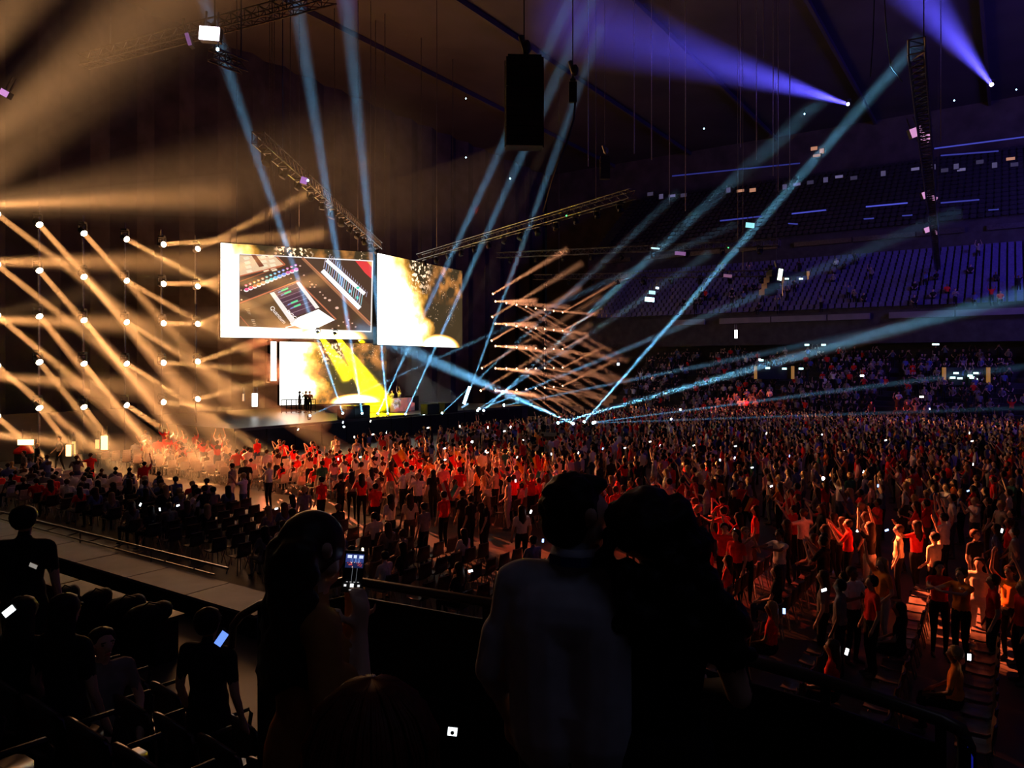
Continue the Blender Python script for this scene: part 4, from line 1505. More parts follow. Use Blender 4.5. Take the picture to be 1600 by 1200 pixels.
# ------------------------------------------------------------------ chairs
b = MB()
prof = [(.20, .44), (.05, .425), (-.14, .43), (-.20, .48), (-.225, .62), (-.25, .82)]
wid = [.40, .44, .44, .43, .43, .38]
vs = []
for (y, z), w in zip(prof, wid):
    for x, dz in ((-w / 2, .03), (-w / 4, 0), (w / 4, 0), (w / 2, .03)):
        yy = y + (.03 if abs(x) > w * .3 and z > .5 else 0)
        vs.append((x, yy, z + (dz if z < .5 else 0)))
n4 = len(prof)
top_f = [(r_ * 4 + c, r_ * 4 + c + 1, (r_ + 1) * 4 + c + 1, (r_ + 1) * 4 + c) for r_ in range(n4 - 1) for c in range(3)]
b.add(vs, top_f)
b.add([(x, y - (.02 if z > .5 else 0), z - .02) for x, y, z in vs], [f[::-1] for f in top_f])
k0 = len(vs)
for r_ in range(n4 - 1):
    for c in (0, 3):
        b.f.append((r_ * 4 + c, (r_ + 1) * 4 + c, k0 + (r_ + 1) * 4 + c, k0 + r_ * 4 + c) if c == 0 else (r_ * 4 + c, k0 + r_ * 4 + c, k0 + (r_ + 1) * 4 + c, (r_ + 1) * 4 + c))
        b.m.append(0)
for r_ in (0, n4 - 1):
    for c in range(3):
        b.f.append((r_ * 4 + c, k0 + r_ * 4 + c, k0 + r_ * 4 + c + 1, r_ * 4 + c + 1))
        b.m.append(0)
SHELL = b.mesh('seat_shell', M['chair'], True)
SHELL_V, SHELL_F = list(b.v), list(b.f)
LEGM = []
LEGB = []
for sx in (-1, 1):
    for sy in (-1, 1):
        q = MB().tube((sx * .14, sy * .12, .42), (sx * .22, sy * .21, 0), .013, 5)
        LEGM.append(q.mesh('leg', M['chrome']))
        LEGB.append(q)
CHAIRS.sort(key=lambda c: c[0].y)
CL = {'far': 'pale shell chair with thin metal legs in the lit block beyond the aisle', 'near': 'pale shell chair in the dark rows below the long pale board',
      'mid': 'dark shell chair in the empty rows before the second aisle', 'right': 'shell chair in the dark rows at the near side of the dance floor'}
CLS = {'far': 'lit pale shell chair, %s from the aisle, %s row from the stage', 'near': 'pale shell chair in the dark, %s from the board, %s row from the stage',
       'mid': 'dark shell chair in the emptier rows, %s seat out, %s row from left', 'right': 'shell chair by the dance floor, %s from row end, %s row from left'}


def ordw(n_):
    w = ['', 'first', 'second', 'third', 'fourth', 'fifth', 'sixth', 'seventh', 'eighth', 'ninth', 'tenth', 'eleventh', 'twelfth', 'thirteenth', 'fourteenth', 'fifteenth', 'sixteenth', 'seventeenth', 'eighteenth', 'nineteenth']
    return w[n_] if n_ < 20 else ('twenty %s' % w[n_ - 20] if 20 < n_ < 30 else 'thirty %s' % w[n_ - 30] if 30 < n_ < 40 else {20: 'twentieth', 30: 'thirtieth', 40: 'fortieth'}[n_])


proto = None
seat_of = {}
bulk = MB()
for i, (p, zn, ri, ti) in enumerate(CHAIRS):
    if i < 290:
        if proto is None:
            proto = link('shell_chair', None)
            kids = [link('seat', SHELL, proto)] + [link('leg', lm, proto) for lm in LEGM]
            o = proto
        else:
            o = proto.copy()
            C.objects.link(o)
            kk_ = []
            for ch in kids:
                c_ = ch.copy()
                C.objects.link(c_)
                c_.parent = o
                kk_.append(c_)
            seat_of[o.name] = kk_[0]
        if o is proto:
            seat_of[o.name] = kids[0]
        o.location = p
        o.rotation_euler = (0, 0, FS + R.uniform(-.06, .06))
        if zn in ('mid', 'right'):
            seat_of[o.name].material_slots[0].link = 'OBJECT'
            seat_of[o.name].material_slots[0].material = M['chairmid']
        o['label'] = CLS[zn] % (ordw(ti), ordw(ri))
        o['category'], o['group'] = 'chair', CL[zn]
    else:
        q = Matrix.Rotation(FS + R.uniform(-.06, .06), 3, 'Z')
        bulk.add([p + q @ Vector(v) for v in SHELL_V], SHELL_F, 0)
        for lb_ in LEGB:
            bulk.add([p + q @ Vector(v) for v in lb_.v], lb_.f, 1)
if bulk.v:
    bulk.build('more_chairs', [M['chair'], M['chrome']], kind='stuff', label='farther pale shell chairs of the lit block, too many to single out', cat='chairs')

# ------------------------------------------------------------------ flags, phones


def flag(px, py, Y, w, h, cols, label, tilt=.3, yaw=.2, vert=True):
    p = P(px, py, Y)
    root = empty('flag', p, yaw, label=label, cat='flag')
    N, K = 12, 6
    q = Matrix.Rotation(tilt, 3, 'Y')
    b = MB()
    vs = [q @ Vector((w * i / N, .10 * math.sin(i * .8 + j * .3) * (i / N), -h * j / K - .06 * math.sin(i * .5) * (i / N))) for j in range(K + 1) for i in range(N + 1)]
    fs, ms = [], []
    for j in range(K):
        for i in range(N):
            fs.append((j * (N + 1) + i, j * (N + 1) + i + 1, (j + 1) * (N + 1) + i + 1, (j + 1) * (N + 1) + i))
            ms.append(int((i / N if vert else j / K) * len(cols)))
    b.add(vs, fs)
    b.m = ms
    b.build('cloth', [TM[c] if c in TM else FM[c] for c in cols], root, True)
    MB().tube(q @ Vector((0, 0, .08)), q @ Vector((0, 0, -h - .5)), .015, 5).build('pole', M['steel'], root)


FM = {'gold': cloth_mat('gold_cloth', (.9, .55, .05)), 'teal': cloth_mat('teal_cloth', (.05, .45, .38)), 'leaf': cloth_mat('leaf_green_cloth', (.02, .28, .10)), 'snow': cloth_mat('snow_cloth', (.85, .85, .82))}
for a in [(612, 712, 29, .50, .42, ('red', 'gold'), 'small red and gold flag held beside the raised arm', -.5, 0),
          (700, 716, 30, .50, .55, ('red', 'red', 'gold'), 'red and gold flag held over a red shirt', -.6, .2),
          (737, 716, 31, .25, .5, ('gold', 'red'), 'narrow yellow and red flag held above the orange dress', .5, .3),
          (781, 733, 27, .62, .3, ('red', 'cream', 'gold'), 'long red and cream scarf flag stretched between two dancers', .5, .1),
          (803, 727, 28, .22, .5, ('gold',), 'thin yellow pennant swung by the pale shirted dancer', -.7, .1),
          (826, 716, 29, .42, .62, ('leaf', 'gold', 'red'), 'green gold and red flag left of the tall dark head', -.2, .3),
          (840, 736, 27, .42, .50, ('teal', 'snow', 'red'), 'green white and red flag nearest the tall dark head', .3, .3),
          (711, 756, 24, .40, .42, ('teal', 'snow', 'gold'), 'white and teal flag hanging low over the front dancers', .5, .2),
          (684, 757, 23.5, .30, .66, ('red', 'snow', 'red'), 'red and white cloth streaming over a seat', -.3, .1),
          (1165, 772, 22, .5, .45, ('black', 'gold', 'red'), 'dark striped flag with a gold band in the dim crowd', .5, .2),
          (1440, 822, 20, .50, .42, ('red', 'red', 'snow'), 'red and white flag over the person in cream', .35, .1),
          (1468, 790, 24, .45, .35, ('red', 'black'), 'dim red flag in the right crowd', -.2, .2),
          (988, 728, 28, .18, .6, ('red',), 'small red pennant on a stick above the curly haired woman', .2, .2)]:
    flag(*a)
ME_PHONE = MB().box((0, 0, 0), (.078, .012, .155)).mesh('phone_body', M['black'])
SCR = [emat('phone_screen_white', (.85, .95, 1), 5), emat('phone_screen_blue', (.3, .5, 1), 3), emat('phone_screen_warm', (1, .9, .75), 4), emat('phone_torch', (.75, .88, 1), 40)]
ME_SCR = [MB().box((0, -.008, 0), (.070, .004, .142)).mesh('screen', m_) for m_ in SCR]
ME_TORCH = MB().ell((.02, -.01, .05), (.05, .02, .05), 8, 5).mesh('torch', SCR[3])
PH = [(543, 714, 0), (552, 712, 0), (536, 716, 1), (608, 714, 0), (529, 675, 0), (541, 678, 2), (466, 671, 2), (536, 660, 0), (604, 671, 0), (579, 658, 2), (624, 664, 2), (756, 743, 0), (762, 700, 0), (704, 694, 0), (722, 703, 2), (748, 663, 0), (775, 670, 0), (727, 651, 2),
      (907, 702, 2), (823, 709, 2), (846, 684, 0), (818, 651, 0), (872, 706, 0), (1000, 742, 0), (968, 696, 1), (1040, 690, 0), (1074, 691, 2), (1126, 715, 0), (1145, 714, 0), (1205, 673, 2), (1195, 729, 0), (1231, 764, 0), (1361, 729, 0), (1355, 745, 1), (1260, 709, 1), (1398, 683, 0), (1536, 685, 2),
      (1508, 672, 0), (1364, 835, 0), (1433, 843, 1), (1490, 775, 1), (1575, 844, 0), (1123, 839, 0), (1137, 832, 1), (842, 803, 0), (800, 820, 1), (1514, 717, 0), (1267, 675, 0), (1130, 693, 0), (1009, 684, 2), (970, 695, 0), (1150, 967, 0), (1218, 966, 1), (1402, 958, 0), (1563, 1050, 0), (196, 785, 0), (49, 789, 0),
      (230, 793, 0), (357, 839, 1), (394, 846, 1), (465, 781, 0), (667, 892, 0), (549, 833, 2), (692, 713, 0), (1066, 689, 0), (1320, 700, 2)]
usedp = set()
for k, (x, y, c) in enumerate(PH):
    z = 1.45 if y > 760 else 1.72
    Y = (ZC - z) * FL / (y - HZ) if y > 640 else 50
    Y = min(Y, 46)
    pl = P(x, y, Y)
    if y > 640:
        best = min((d_ for d_ in specs if (d_['pos'].x, d_['pos'].y) not in usedp), key=lambda d_: (d_['pos'].xy - pl.xy).length)
        if (best['pos'].xy - pl.xy).length < 2.5:
            usedp.add((best['pos'].x, best['pos'].y))
            pl = best['pos'] + Vector((R.choice([-.24, .24]), .06, (1.12 if best['pose'] == 'sit' else 1.52) + R.uniform(0, .1)))
    root = empty('phone', pl, R.uniform(-.4, .4), label='lit phone held up among the %s, tiny %s screen' % ('dim people at the chair rows' if y > 760 else 'standing crowd', ('white', 'blue', 'warm')[c]), cat='phone',
                 group='lit %s phones %s' % (('white', 'blue', 'warm')[c], 'at the chair rows' if y > 760 else 'in the standing crowd'))
    root.rotation_euler = (R.uniform(-.3, .3), R.choice([0, 1.3, .4]), R.uniform(-.4, .4))
    s_ = max(.65, Y / 45)
    root.scale = (s_,) * 3
    link('phone_body', ME_PHONE, root)
    link('screen', ME_SCR[c], root)
for x, y, Y, lb in ((737, 692, 34, 'phone torch shining white over the middle of the crowd'), (1285, 750, 22, 'phone torch shining pale blue in the dark right crowd'), (1048, 656, 44, 'phone torch near the far beams'), (1452, 640, 54, 'phone torch high on the far stand'), (537, 668, 42, 'phone torch before the stage lip'), (787, 633, 55, 'phone torch at the platform edge')):
    root = empty('phone', P(x, y, Y), .1, label=lb, cat='phone')
    link('phone_body', ME_PHONE, root)
    link('torch', ME_TORCH, root)

# entrances on the far stands: framed by orange posts, with small cyan work lights
for k, (x0, x1, y0, y1, Y, lights) in enumerate([(1474, 1543, 574, 602, 62, [(1491, 583), (1522, 583), (1486, 590), (1497, 591), (1516, 590), (1527, 592), (1513, 587)]),
                                                 (1484, 1542, 416, 442, 74, [(1501, 427), (1527, 426), (1496, 438), (1507, 439), (1525, 438)]),
                                                 (1180, 1238, 572, 592, 68, [(1188, 563), (1198, 575), (1224, 576), (1250, 576), (1259, 539), (1285, 539)]),
                                                 (1222, 1262, 424, 442, 78, [(1228, 436), (1250, 436)])]):
    a = P(x0, y1, Y)
    c = P(x1, y1, Y)
    root = empty('stand_entrance', a, label='%s framed entrance %s of the far stand' % (('wide', 'wide', 'leaning', 'small')[k], ('in the lower tier', 'in the blue lit middle tier', 'in the dark lower tier', 'in the middle tier left of the wide one')[k]), cat='entrance')
    W = c.x - a.x
    H_ = (y1 - y0) / FL * Y
    for x in (0, W):
        MB().box((x, -.1, H_ * .5), (.22, .22, H_ * (1 if k != 1 else .6))).build('post', emat('post_glow', (.8, .36, .08), .32), root)  # orange sheen put in as emission, the posts are no lamps
    MB().box((W / 2, .3, H_ / 2), (W, .2, H_)).build('opening_shade', M['black'], root)  # black slab stands in for the shade inside the entrance
    for (lx, ly) in lights:
        p = P(lx, ly, Y) - a
        MB().box((p.x, p.y - .25, p.z), (.38, .1, .16)).build('work_light', LENS['cyan'] if False else emat('work_glow', (.6, 1, .95), 2.5), root)
for x, y, Y, w, h, c, s_, lb in [(1150, 522, 66, .25, .75, (1, 1, .95), 3, 'upright white light tube in the concourse'), (1462, 538, 66, .6, .14, (.7, .9, 1), 2.5, 'flat white work light in the concourse on the right'), (1472, 528, 66, .14, .35, (.8, .9, 1), 1.2, 'upright small white lamp in the concourse on the right'),
                                 (1347, 587, 60, .3, .14, (.9, .95, 1), 3, 'small white light low on the far stand'), (1440, 620, 58, .3, .14, (.9, .95, 1), 3, 'small white light among far spectators'), (966, 569, 66, .22, .22, (.8, .95, 1), 3, 'small white lamp left of the crossing beams'),
                                 (1394, 425, 74, .5, .3, (.6, .5, 1), 2, 'small violet white light on the middle tier'), (1477, 436, 74, .4, .2, (.1, 1, .4), 2, 'small green lamp on the middle tier'), (1187, 387 + 175, 66, .2, .2, (.9, 1, 1), 2, 'small lamp above the leaning entrance')]:
    flood(x, y, Y, w, h, c, s_, lb)
# windows of the boxes under the roof: small lit rectangles
WN = [(1016, 303), (1033, 307), (1050, 306), (1068, 305), (1138, 297), (1157, 298), (1176, 297), (1226, 292), (1245, 288), (1266, 285), (1290, 281), (1311, 276), (1334, 278), (1380, 271), (1430, 264), (1476, 266), (1494, 260), (1502, 265), (1531, 253), (1554, 258), (1579, 248), (1585, 257),
      (1284, 236), (1276, 243), (1272, 232), (1458, 261)]
for k, (x, y) in enumerate(WN):
    Y = 78 - (x - 1000) * .012
    hot = x in (1157, 1176, 1284, 1276, 1272, 1579)
    root = empty('box_window', P(x, y, Y), -.55, label='tiny %s lit window in the row of boxes under the roof' % ('orange' if hot else 'violet'), cat='window light', group='%s lit box windows under the roof' % ('orange' if hot else 'violet'))
    w, h = ((.62, .36), (.42, .5), (.7, .26))[k % 3]
    MB().box((0, .1, 0), (w + .15, .15, h + .15)).build('frame', M['black'], root)
    MB().box((0, 0, 0), (w, .06, h)).build('pane', emat('box_pane', (1, .45, .28) if hot else (.42, .36, .80), .45 if hot else (.07, .16, .28)[k % 3]), root)
# light strips along the upper tiers
for k, (x0, y0, x1, y1, Y, s_) in enumerate([(1237, 334, 1291, 328, 72, .5), (1353, 323, 1418, 317, 72, .6), (1232, 349, 1246, 350, 72, .3), (1350, 342, 1365, 341, 72, .3), (1410, 337, 1425, 336, 72, .3), (1460, 232, 1600, 214, 70, .4), (1470, 243, 1560, 236, 70, .25), (1470, 317, 1530, 312, 72, .3), (1125, 345, 1190, 338, 72, .3),
                                             (1545, 328, 1560, 327, 72, .3), (1050, 275, 1250, 255, 74, .16)]):
    a, c = P(x0, y0, Y), P(x1, y1, Y - 1)
    root = empty('tier_light_strip', a, label='dim blue light strip on the upper tier edge, %s' % ('%d metres long' % max(1, round((c - a).length))), cat='light strip', group='blue light strips on the upper tiers')
    MB().tube((0, 0, 0), c - a, .07, 5).build('tube', emat('blue_strip', (.12, .14, 1), s_), root)
    MB().tube((0, .1, .08), c - a + Vector((0, .1, .08)), .09, 5).build('channel', M['black'], root)

# performers and silhouettes on stage
person(Vector((*P(613, 600, 60.5).xy, 1.6)), 2.3, 'clap', 0, 'white', 'black', 'light', 'black', None, 1.0, 'performer in bright white behind the booth, nearer to the fire', None)
person(Vector((*P(624, 600, 61.5).xy, 1.6)), 2.3, 'bothup', 0, 'white', 'black', 'light', 'black', None, 1.0, 'performer in bright white behind the booth with lifted arms', None)
for k, (x, ps) in enumerate(((468, 'stand'), (478, 'phone'), (484, 'stand'))):
    person(Vector((*P(x, 620, 58.4).xy, 1.6)), 2.0 - k, ps, 0, 'black', 'black', 'dark', 'black', None, 1.0, 'black silhouette before the column of fire, %s of three' % ('first', 'middle', 'last')[k], None)
lamp('booth_key', 'SPOT', P(650, 520, 52), 5000, (.9, .95, 1), P(618, 604, 61), .1, .05, .5)

# ------------------------------------------------------------------ the near stand: steps, seats, rail
for j in range(-2, 7):
    t0, t1 = .8 * j - .4, .8 * j + .4
    z = 3.6 - .4 * j
    b = MB()
    b.box(A(-2, (t0 + t1) / 2, z / 2 - .3), (26, .8, z + .6), ROT_V)
    b.build('floor_step', M['concrete'], kind='structure')
b = MB()
b.box(A(2.2, 1.95, 1.6), (6.2, 1.5, 3.1), ROT_V)
b.build('floor_landing', M['concrete'], kind='structure')
GL = mat('glossy_seat_shell', (.10, .07, .055), .28, noise=.1, spec=.6)


def stand_seat(p, rz, label, group):
    root = empty('arena_seat', p, rz, label=label, cat='seat', group=group)
    if not SEATP:
        vs, N, K = [], 8, 6
        for sgn in (0, 1):
            for j in range(K + 1):
                for i in range(N + 1):
                    u = i / N * 2 - 1
                    v = j / K
                    x = u * .23 * (1 - .25 * max(0, v - .55))
                    z = .42 + .42 * v * (1 - .18 * u * u * (v > .8))
                    y = -.20 - .07 * v + .09 * u * u + (.025 if sgn == 0 else 0)
                    vs.append((x, y, z + (.0 if v < 1 else -.03 * u * u)))
        m_ = (N + 1) * (K + 1)
        fs = [(j * (N + 1) + i, j * (N + 1) + i + 1, (j + 1) * (N + 1) + i + 1, (j + 1) * (N + 1) + i) for j in range(K) for i in range(N)]
        f2 = [tuple(x + m_ for x in f[::-1]) for f in fs]
        edge = [K * (N + 1) + i for i in range(N + 1)]
        f3 = [(edge[i], edge[i + 1], edge[i + 1] + m_, edge[i] + m_) for i in range(N)]
        f3 += [(j * (N + 1), (j + 1) * (N + 1), (j + 1) * (N + 1) + m_, j * (N + 1) + m_)[::-1] for j in range(K)]
        f3 += [(j * (N + 1) + N, (j + 1) * (N + 1) + N, (j + 1) * (N + 1) + N + m_, j * (N + 1) + N + m_) for j in range(K)]
        SEATP['back'] = MB().add(vs, fs + f2 + f3).mesh('backrest', GL, True)
        SEATP['pan'] = MB().rings([(0, 0, -.025, .20, .19), (0, 0, 0, .225, .21), (0, 0, .03, .22, .205)], 14).mesh('seat_pan', GL, True)
        SEATP['arm'] = MB().path([(0, -.2, .62), (0, -.05, .66), (0, .14, .65), (0, .17, .60), (0, .12, .35)], .018, 6).mesh('armrest', M['black'], True)
        SEATP['foot'] = MB().box((0, -.1, .2), (.3, .08, .42)).mesh('pedestal', M['black'])
    link('backrest', SEATP['back'], root)
    o = link('seat_pan', SEATP['pan'], root, (0, -.02, .44))
    link('armrest', SEATP['arm'], root, (.26, 0, 0))
    link('pedestal', SEATP['foot'], root)


SEATP = {}
FR = FACE_FLOOR_FAR + PI
for j in range(0, 6):
    k = 0
    s = -2.9 - (.22 if j % 2 else 0) - .12 * j
    while s > -8.5:
        p = A(s, .8 * j, 3.6 - .4 * j)
        if p.y > .9:
            px = 800 + p.x / p.y * FL
            if -120 < px < 460:
                stand_seat(p, FR, 'dark curved stand seat, %s in the %s row of the near stand' % ('%s from the stairs' % ordw(k + 1), ('top', 'second', 'third', 'fourth', 'fifth', 'lowest')[j]),
                           'curved seats of the near stand')
        k += 1
        s -= .54
# rail round the landing
pts = [P(362, 1010, 4.7), P(364, 978, 4.6), P(376, 962, 4.5), P(407, 944, 4.35), P(545, 906, 3.85), P(760, 941, 3.35), P(1000, 985, 2.9), P(1290, 1064, 2.5), P(1470, 1124, 2.3), P(1500, 1140, 2.28), P(1512, 1165, 2.27), P(1515, 1230, 2.26)]
root = empty('guard_rail', (pts[4].x, pts[4].y, 3.1), label='black guard rail running behind the couple to the bottom corner', cat='railing')
o_ = Vector((pts[4].x, pts[4].y, 3.1))
RAILM = mat('rail_paint', (.10, .075, .06), .3, .3, spec=.6)
MB().path([p - o_ for p in pts], .024, 8).build('handrail', RAILM, root, True)
for i in range(3, 9):
    a, c = pts[i], pts[i + 1]
    n_ = max(1, int((c - a).length / .55))
    for k in range(n_):
        q_ = a.lerp(c, k / n_) - o_
        MB().tube(q_, Vector((q_.x, q_.y, q_.z - 1.05)), .018, 6).build('post', M['black'], root)
for dz in (.09, .5):
    MB().path([p - o_ - Vector((0, 0, dz)) for p in pts[3:9]], .014, 6).build('lower_bar', M['black'], root, True)
b = MB()
for i in range(3, 8):
    a, c = pts[i] - o_, pts[i + 1] - o_
    b.add([a - Vector((0, 0, .10)), c - Vector((0, 0, .10)), c - Vector((0, 0, .98)), a - Vector((0, 0, .98))], [(0, 1, 2, 3)])
    off = Vector((.01, .02, 0))
    b.add([a + off - Vector((0, 0, .10)), c + off - Vector((0, 0, .10)), c + off - Vector((0, 0, .98)), a + off - Vector((0, 0, .98))], [(3, 2, 1, 0)])
b.build('panel', M['black'], root)
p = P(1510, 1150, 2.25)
root = empty('corner_post', (p.x, p.y, p.z), label='post with a painted blue glint on its edge at the bottom corner', cat='post')
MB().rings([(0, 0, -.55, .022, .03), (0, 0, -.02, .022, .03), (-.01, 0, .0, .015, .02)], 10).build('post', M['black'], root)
MB().rings([(0, -.02, -.5, .008, .01), (0, -.02, -.05, .008, .01), (-.008, -.02, -.02, .005, .006)], 8).build('edge_glint', emat('blue_glint', (.02, .03, .8), .22), root)  # glowing strip stands in for blue light reflected on the post
# handrails of the stairs going down to the floor
for k, (x0, y0, x1, y1) in enumerate(((592, 997, 637, 978), (663, 991, 686, 980), (694, 992, 722, 985))):
    a, c = P(x0, y0, 6.2), P(x1, y1, 7.4)
    root = empty('stair_handrail', a, label='short stair handrail below the guard rail, %s' % ('longest, nearest the woman with the phone', 'middle one', 'faint one nearest the man in the white shirt')[k], cat='handrail')
    d = c - a
    for dz in ((0, -.16, -.30) if k == 0 else (0, -.2)):
        MB().tube((0, 0, dz), d + Vector((0, 0, dz)), .016, 6).build('bar', RAILM, root)
    MB().tube(d, d - Vector((0, 0, .9)), .018, 6).build('post', M['black'], root)
    MB().tube((0, 0, 0), (0, 0, -.7), .018, 6).build('post', M['black'], root)
# front wall of the stand, pale board, ledge with bags, cable rail
MB().box(A(-4, 5.25, .55), (34, .15, 1.1), ROT_V).build('wall_front', M['black'], kind='structure')
root = empty('pale_board', A(-21, 9.3, 0), label='long pale grey board walkway edging the floor on the left', cat='walkway')
for k in range(7):
    a = A(-27 + k * 2.3, 9.55, .47) - root.location
    MB().box(a, (2.26, 1.05, .06), ROT_V).build('board', M['walk'], root)
    MB().box(a - Vector((0, 0, .25)), (2.1, .9, .44), ROT_V).build('box', M['black'], root)
root = empty('floor_rail', A(-21, 10.5, 0), label='low metal rail with brackets along the pale board', cat='railing')
MB().tube(A(-9, 0, .62), A(6, 0, .62), .03, 6).build('rail', RAILM, root)
MB().tube(A(-9, -.35, .56), A(6, -.35, .56), .02, 6).build('rail', RAILM, root)
for k in range(12):
    MB().tube(A(-8 + k * 1.2, 0, .62), A(-8 + k * 1.2, -.36, .57), .018, 5).build('bracket', RAILM, root)
    if k % 3 == 0:
        MB().tube(A(-8 + k * 1.2, 0, .62), A(-8 + k * 1.2, 0, 0), .02, 5).build('post', RAILM, root)
WOOD = mat('warm_wood', (.07, .032, .018), .5, noise=.25, scale=3)
root = empty('ledge', A(-15, 7.5, 0), label='low wooden ledge with black bags lying on it', cat='ledge')
for k in range(4):
    MB().box(A(-4 + k * 1.9, 0, .8), (1.84, .55, .06), ROT_V).build('plank', WOOD, root)
MB().box(A(-1.2, 0, .38), (7.4, .45, .76), ROT_V).build('base', M['black'], root)
for k, (x, y, Y, w) in enumerate(((196, 915, 13.2, .62), (232, 915, 12.8, .72), (102, 905, 13.8, .45), (150, 912, 13.6, .5))):
    p = P(x, y, Y)
    p.z = .83
    mb = MB()
    mb.ell((0, 0, .17), (w * .55, .24, .19), 12, 7)
    mb.ell((w * .3, .02, .24), (w * .25, .2, .13), 10, 6)
    mb.ell((-w * .3, 0, .14), (w * .28, .2, .13), 10, 6)
    ms = fuse(mb, .03, .6, 3, 'bag_body')
    ms.materials.append(M['speaker'])
    rt = empty('bag', p, .5, label='slumped black bag on the wooden ledge, %s' % ('left of the pair', 'right of the pair, largest', 'smallest, beside the seated head', 'in the middle')[k], cat='bag')
    link('body', ms, rt)
    MB().path([(-w * .2, -.1, .3), (0, -.14, .42), (w * .25, -.1, .34)], .014, 6).build('strap', M['black'], rt, True)

# ------------------------------------------------------------------ near people


def detailed(name, segs, voxel, mats, hz, label, pos, rz, h=1.0):
    mb = MB()
    for a, b_, ra, rb_, g in segs:
        capsule(mb, a, b_, ra, rb_, 14)
    me = fuse(mb, voxel, .5, 3, 'body')
    for m_ in mats:
        me.materials.append(m_)
    paint_regions(me, segs, hz)
    o = link('person', me, None, pos, rot=(0, 0, rz), label=label, cat='person')
    o.scale = (h,) * 3
    return o


def turn_head(segs, hz, yaw, pitch=0.0, roll=0.0, extra=True):
    piv = Vector((0, 0, hz - .10))
    q = Matrix.Rotation(yaw, 3, 'Z') @ Matrix.Rotation(roll, 3, 'Y') @ Matrix.Rotation(pitch, 3, 'X')
    out = []
    for a, b_, ra, rb_, g in segs:
        if a.z > hz - .07 and abs(a.x) < .12 and g == SKIN:
            a, b_ = piv + q @ (a - piv), piv + q @ (b_ - piv)
        out.append((a, b_, ra, rb_, g))
    if extra:
        for a, b_, ra, rb_ in (((-.03, .075, .025), (.03, .075, .025), .02, .02), ((0, .085, -.045), (0, .088, -.047), .022, .022), ((0, .06, -.085), (0, .066, -.088), .03, .03), ((-.055, .03, -.05), (.055, .03, -.05), .03, .03), ((0, .10, .0), (0, .118, -.022), .012, .016)):
            a, b_ = Vector(a) + Vector((0, 0, hz)), Vector(b_) + Vector((0, 0, hz))
            out.append((piv + q @ (a - piv), piv + q @ (b_ - piv), ra, rb_, SKIN))
    return out, (piv, q)


def fingers(segs, w, d, palm_n, curl=.35):
    """palm and five fingers from wrist w along d"""
    d = d.normalized()
    side = d.cross(palm_n).normalized()
    n_ = palm_n.normalized()
    segs.append((w, w + d * .07, .026, .030, SKIN))
    for i, ln in enumerate((.070, .082, .076, .060)):
        b0 = w + d * .075 + side * (.027 - .018 * i)
        m1 = b0 + (d * math.cos(curl) + n_ * math.sin(curl)).normalized() * ln * .55
        e1 = m1 + (d * math.cos(curl * 2.2) + n_ * math.sin(curl * 2.2)).normalized() * ln * .5
        segs += [(b0, m1, .0095, .009, SKIN), (m1, e1, .009, .0075, SKIN)]
    t0 = w + d * .02 + side * .025
    t1 = t0 + (d * .5 + side * .8 + n_ * .3).normalized() * .045
    segs += [(t0, t1, .013, .011, SKIN), (t1, t1 + (d * .8 + side * .3 + n_ * .4).normalized() * .035, .011, .008, SKIN)]


def strip_arms(segs):
    return [s_ for s_ in segs if not (s_[4] == SKIN and s_[0].z < 1.3 and abs(s_[0].x) > .13) or s_[4] != SKIN]


def blob_hair(name, blobs, voxel, m_, parent):
    mb = MB()
    for c, r_ in blobs:
        r_ = r_ if isinstance(r_, tuple) else (r_, r_, r_)
        mb.ell(c, r_, 12, 8)
    me = fuse(mb, voxel, .6, 2, 'hair')
    me.materials.append(m_)
    me.polygons.foreach_set('use_smooth', [True] * len(me.polygons))
    return link(name, me, parent)


# man in the white shirt
segs, hz = pose_segments('stand', 0)
segs = [s_ for s_ in segs if not (s_[4] == SKIN and s_[0].z < 1.2)]
segs = [(a, b_, ra * (1.10 if g == TOP else 1), rb_ * (1.10 if g == TOP else 1), g) for a, b_, ra, rb_, g in segs]
for sx in (-1, 1):
    e, w = Vector((sx * .27, -.02, 1.12)), Vector((sx * .24, .13, .90))
    segs += [(Vector((sx * .245, -.015, 1.24)), e, .055, .050, TOP), (e, e.lerp(w, .35), .046, .042, TOP), (e.lerp(w, .3), w, .036, .027, SKIN)]
    fingers(segs, w, Vector((0, .35, -1)), Vector((-sx, .2, 0)))
segs += [(Vector((-.07, -.01, .96)), Vector((-.085, -.02, 1.30)), .135, .13, TOP), (Vector((.07, -.01, .96)), Vector((.085, -.02, 1.30)), .135, .13, TOP), (Vector((-.07, -.03, 1.32)), Vector((.07, -.03, 1.32)), .12, .12, TOP)]
segs, (piv, q) = turn_head(segs, hz, -.85, -.05)
MAN = Vector((.21, 2.42, 3.10))
man = detailed('person', segs, .0105, (SM['light'], cloth_mat('pale_shirt', (.50, .52, .60)), LM['black'], SHOEM), hz, 'tall person in a dim white shirt seen from behind, short hair, head in profile', MAN, -.25, 1.06)
bl = [(piv + q @ Vector((0, -.022, .130)), (.090, .098, .100)), (piv + q @ Vector((0, -.045, .075)), (.078, .065, .075)), (piv + q @ Vector((0, .035, .195)), (.065, .05, .03))]
for k in range(70):
    d = Vector((R.gauss(0, 1), R.gauss(0, 1), R.gauss(0, 1))).normalized()
    if d.y > .35 and d.z < .7 or d.z < -.6:
        continue
    bl.append((piv + q @ (Vector((0, -.022, .128)) + Vector((d.x * .086, d.y * .094, d.z * .096))), .016))
blob_hair('hair', bl, .010, HM['black'], man)
b = MB()
ring = [(math.cos(i * PI / 8) * .082, math.sin(i * PI / 8) * .078 + .0) for i in range(16)]
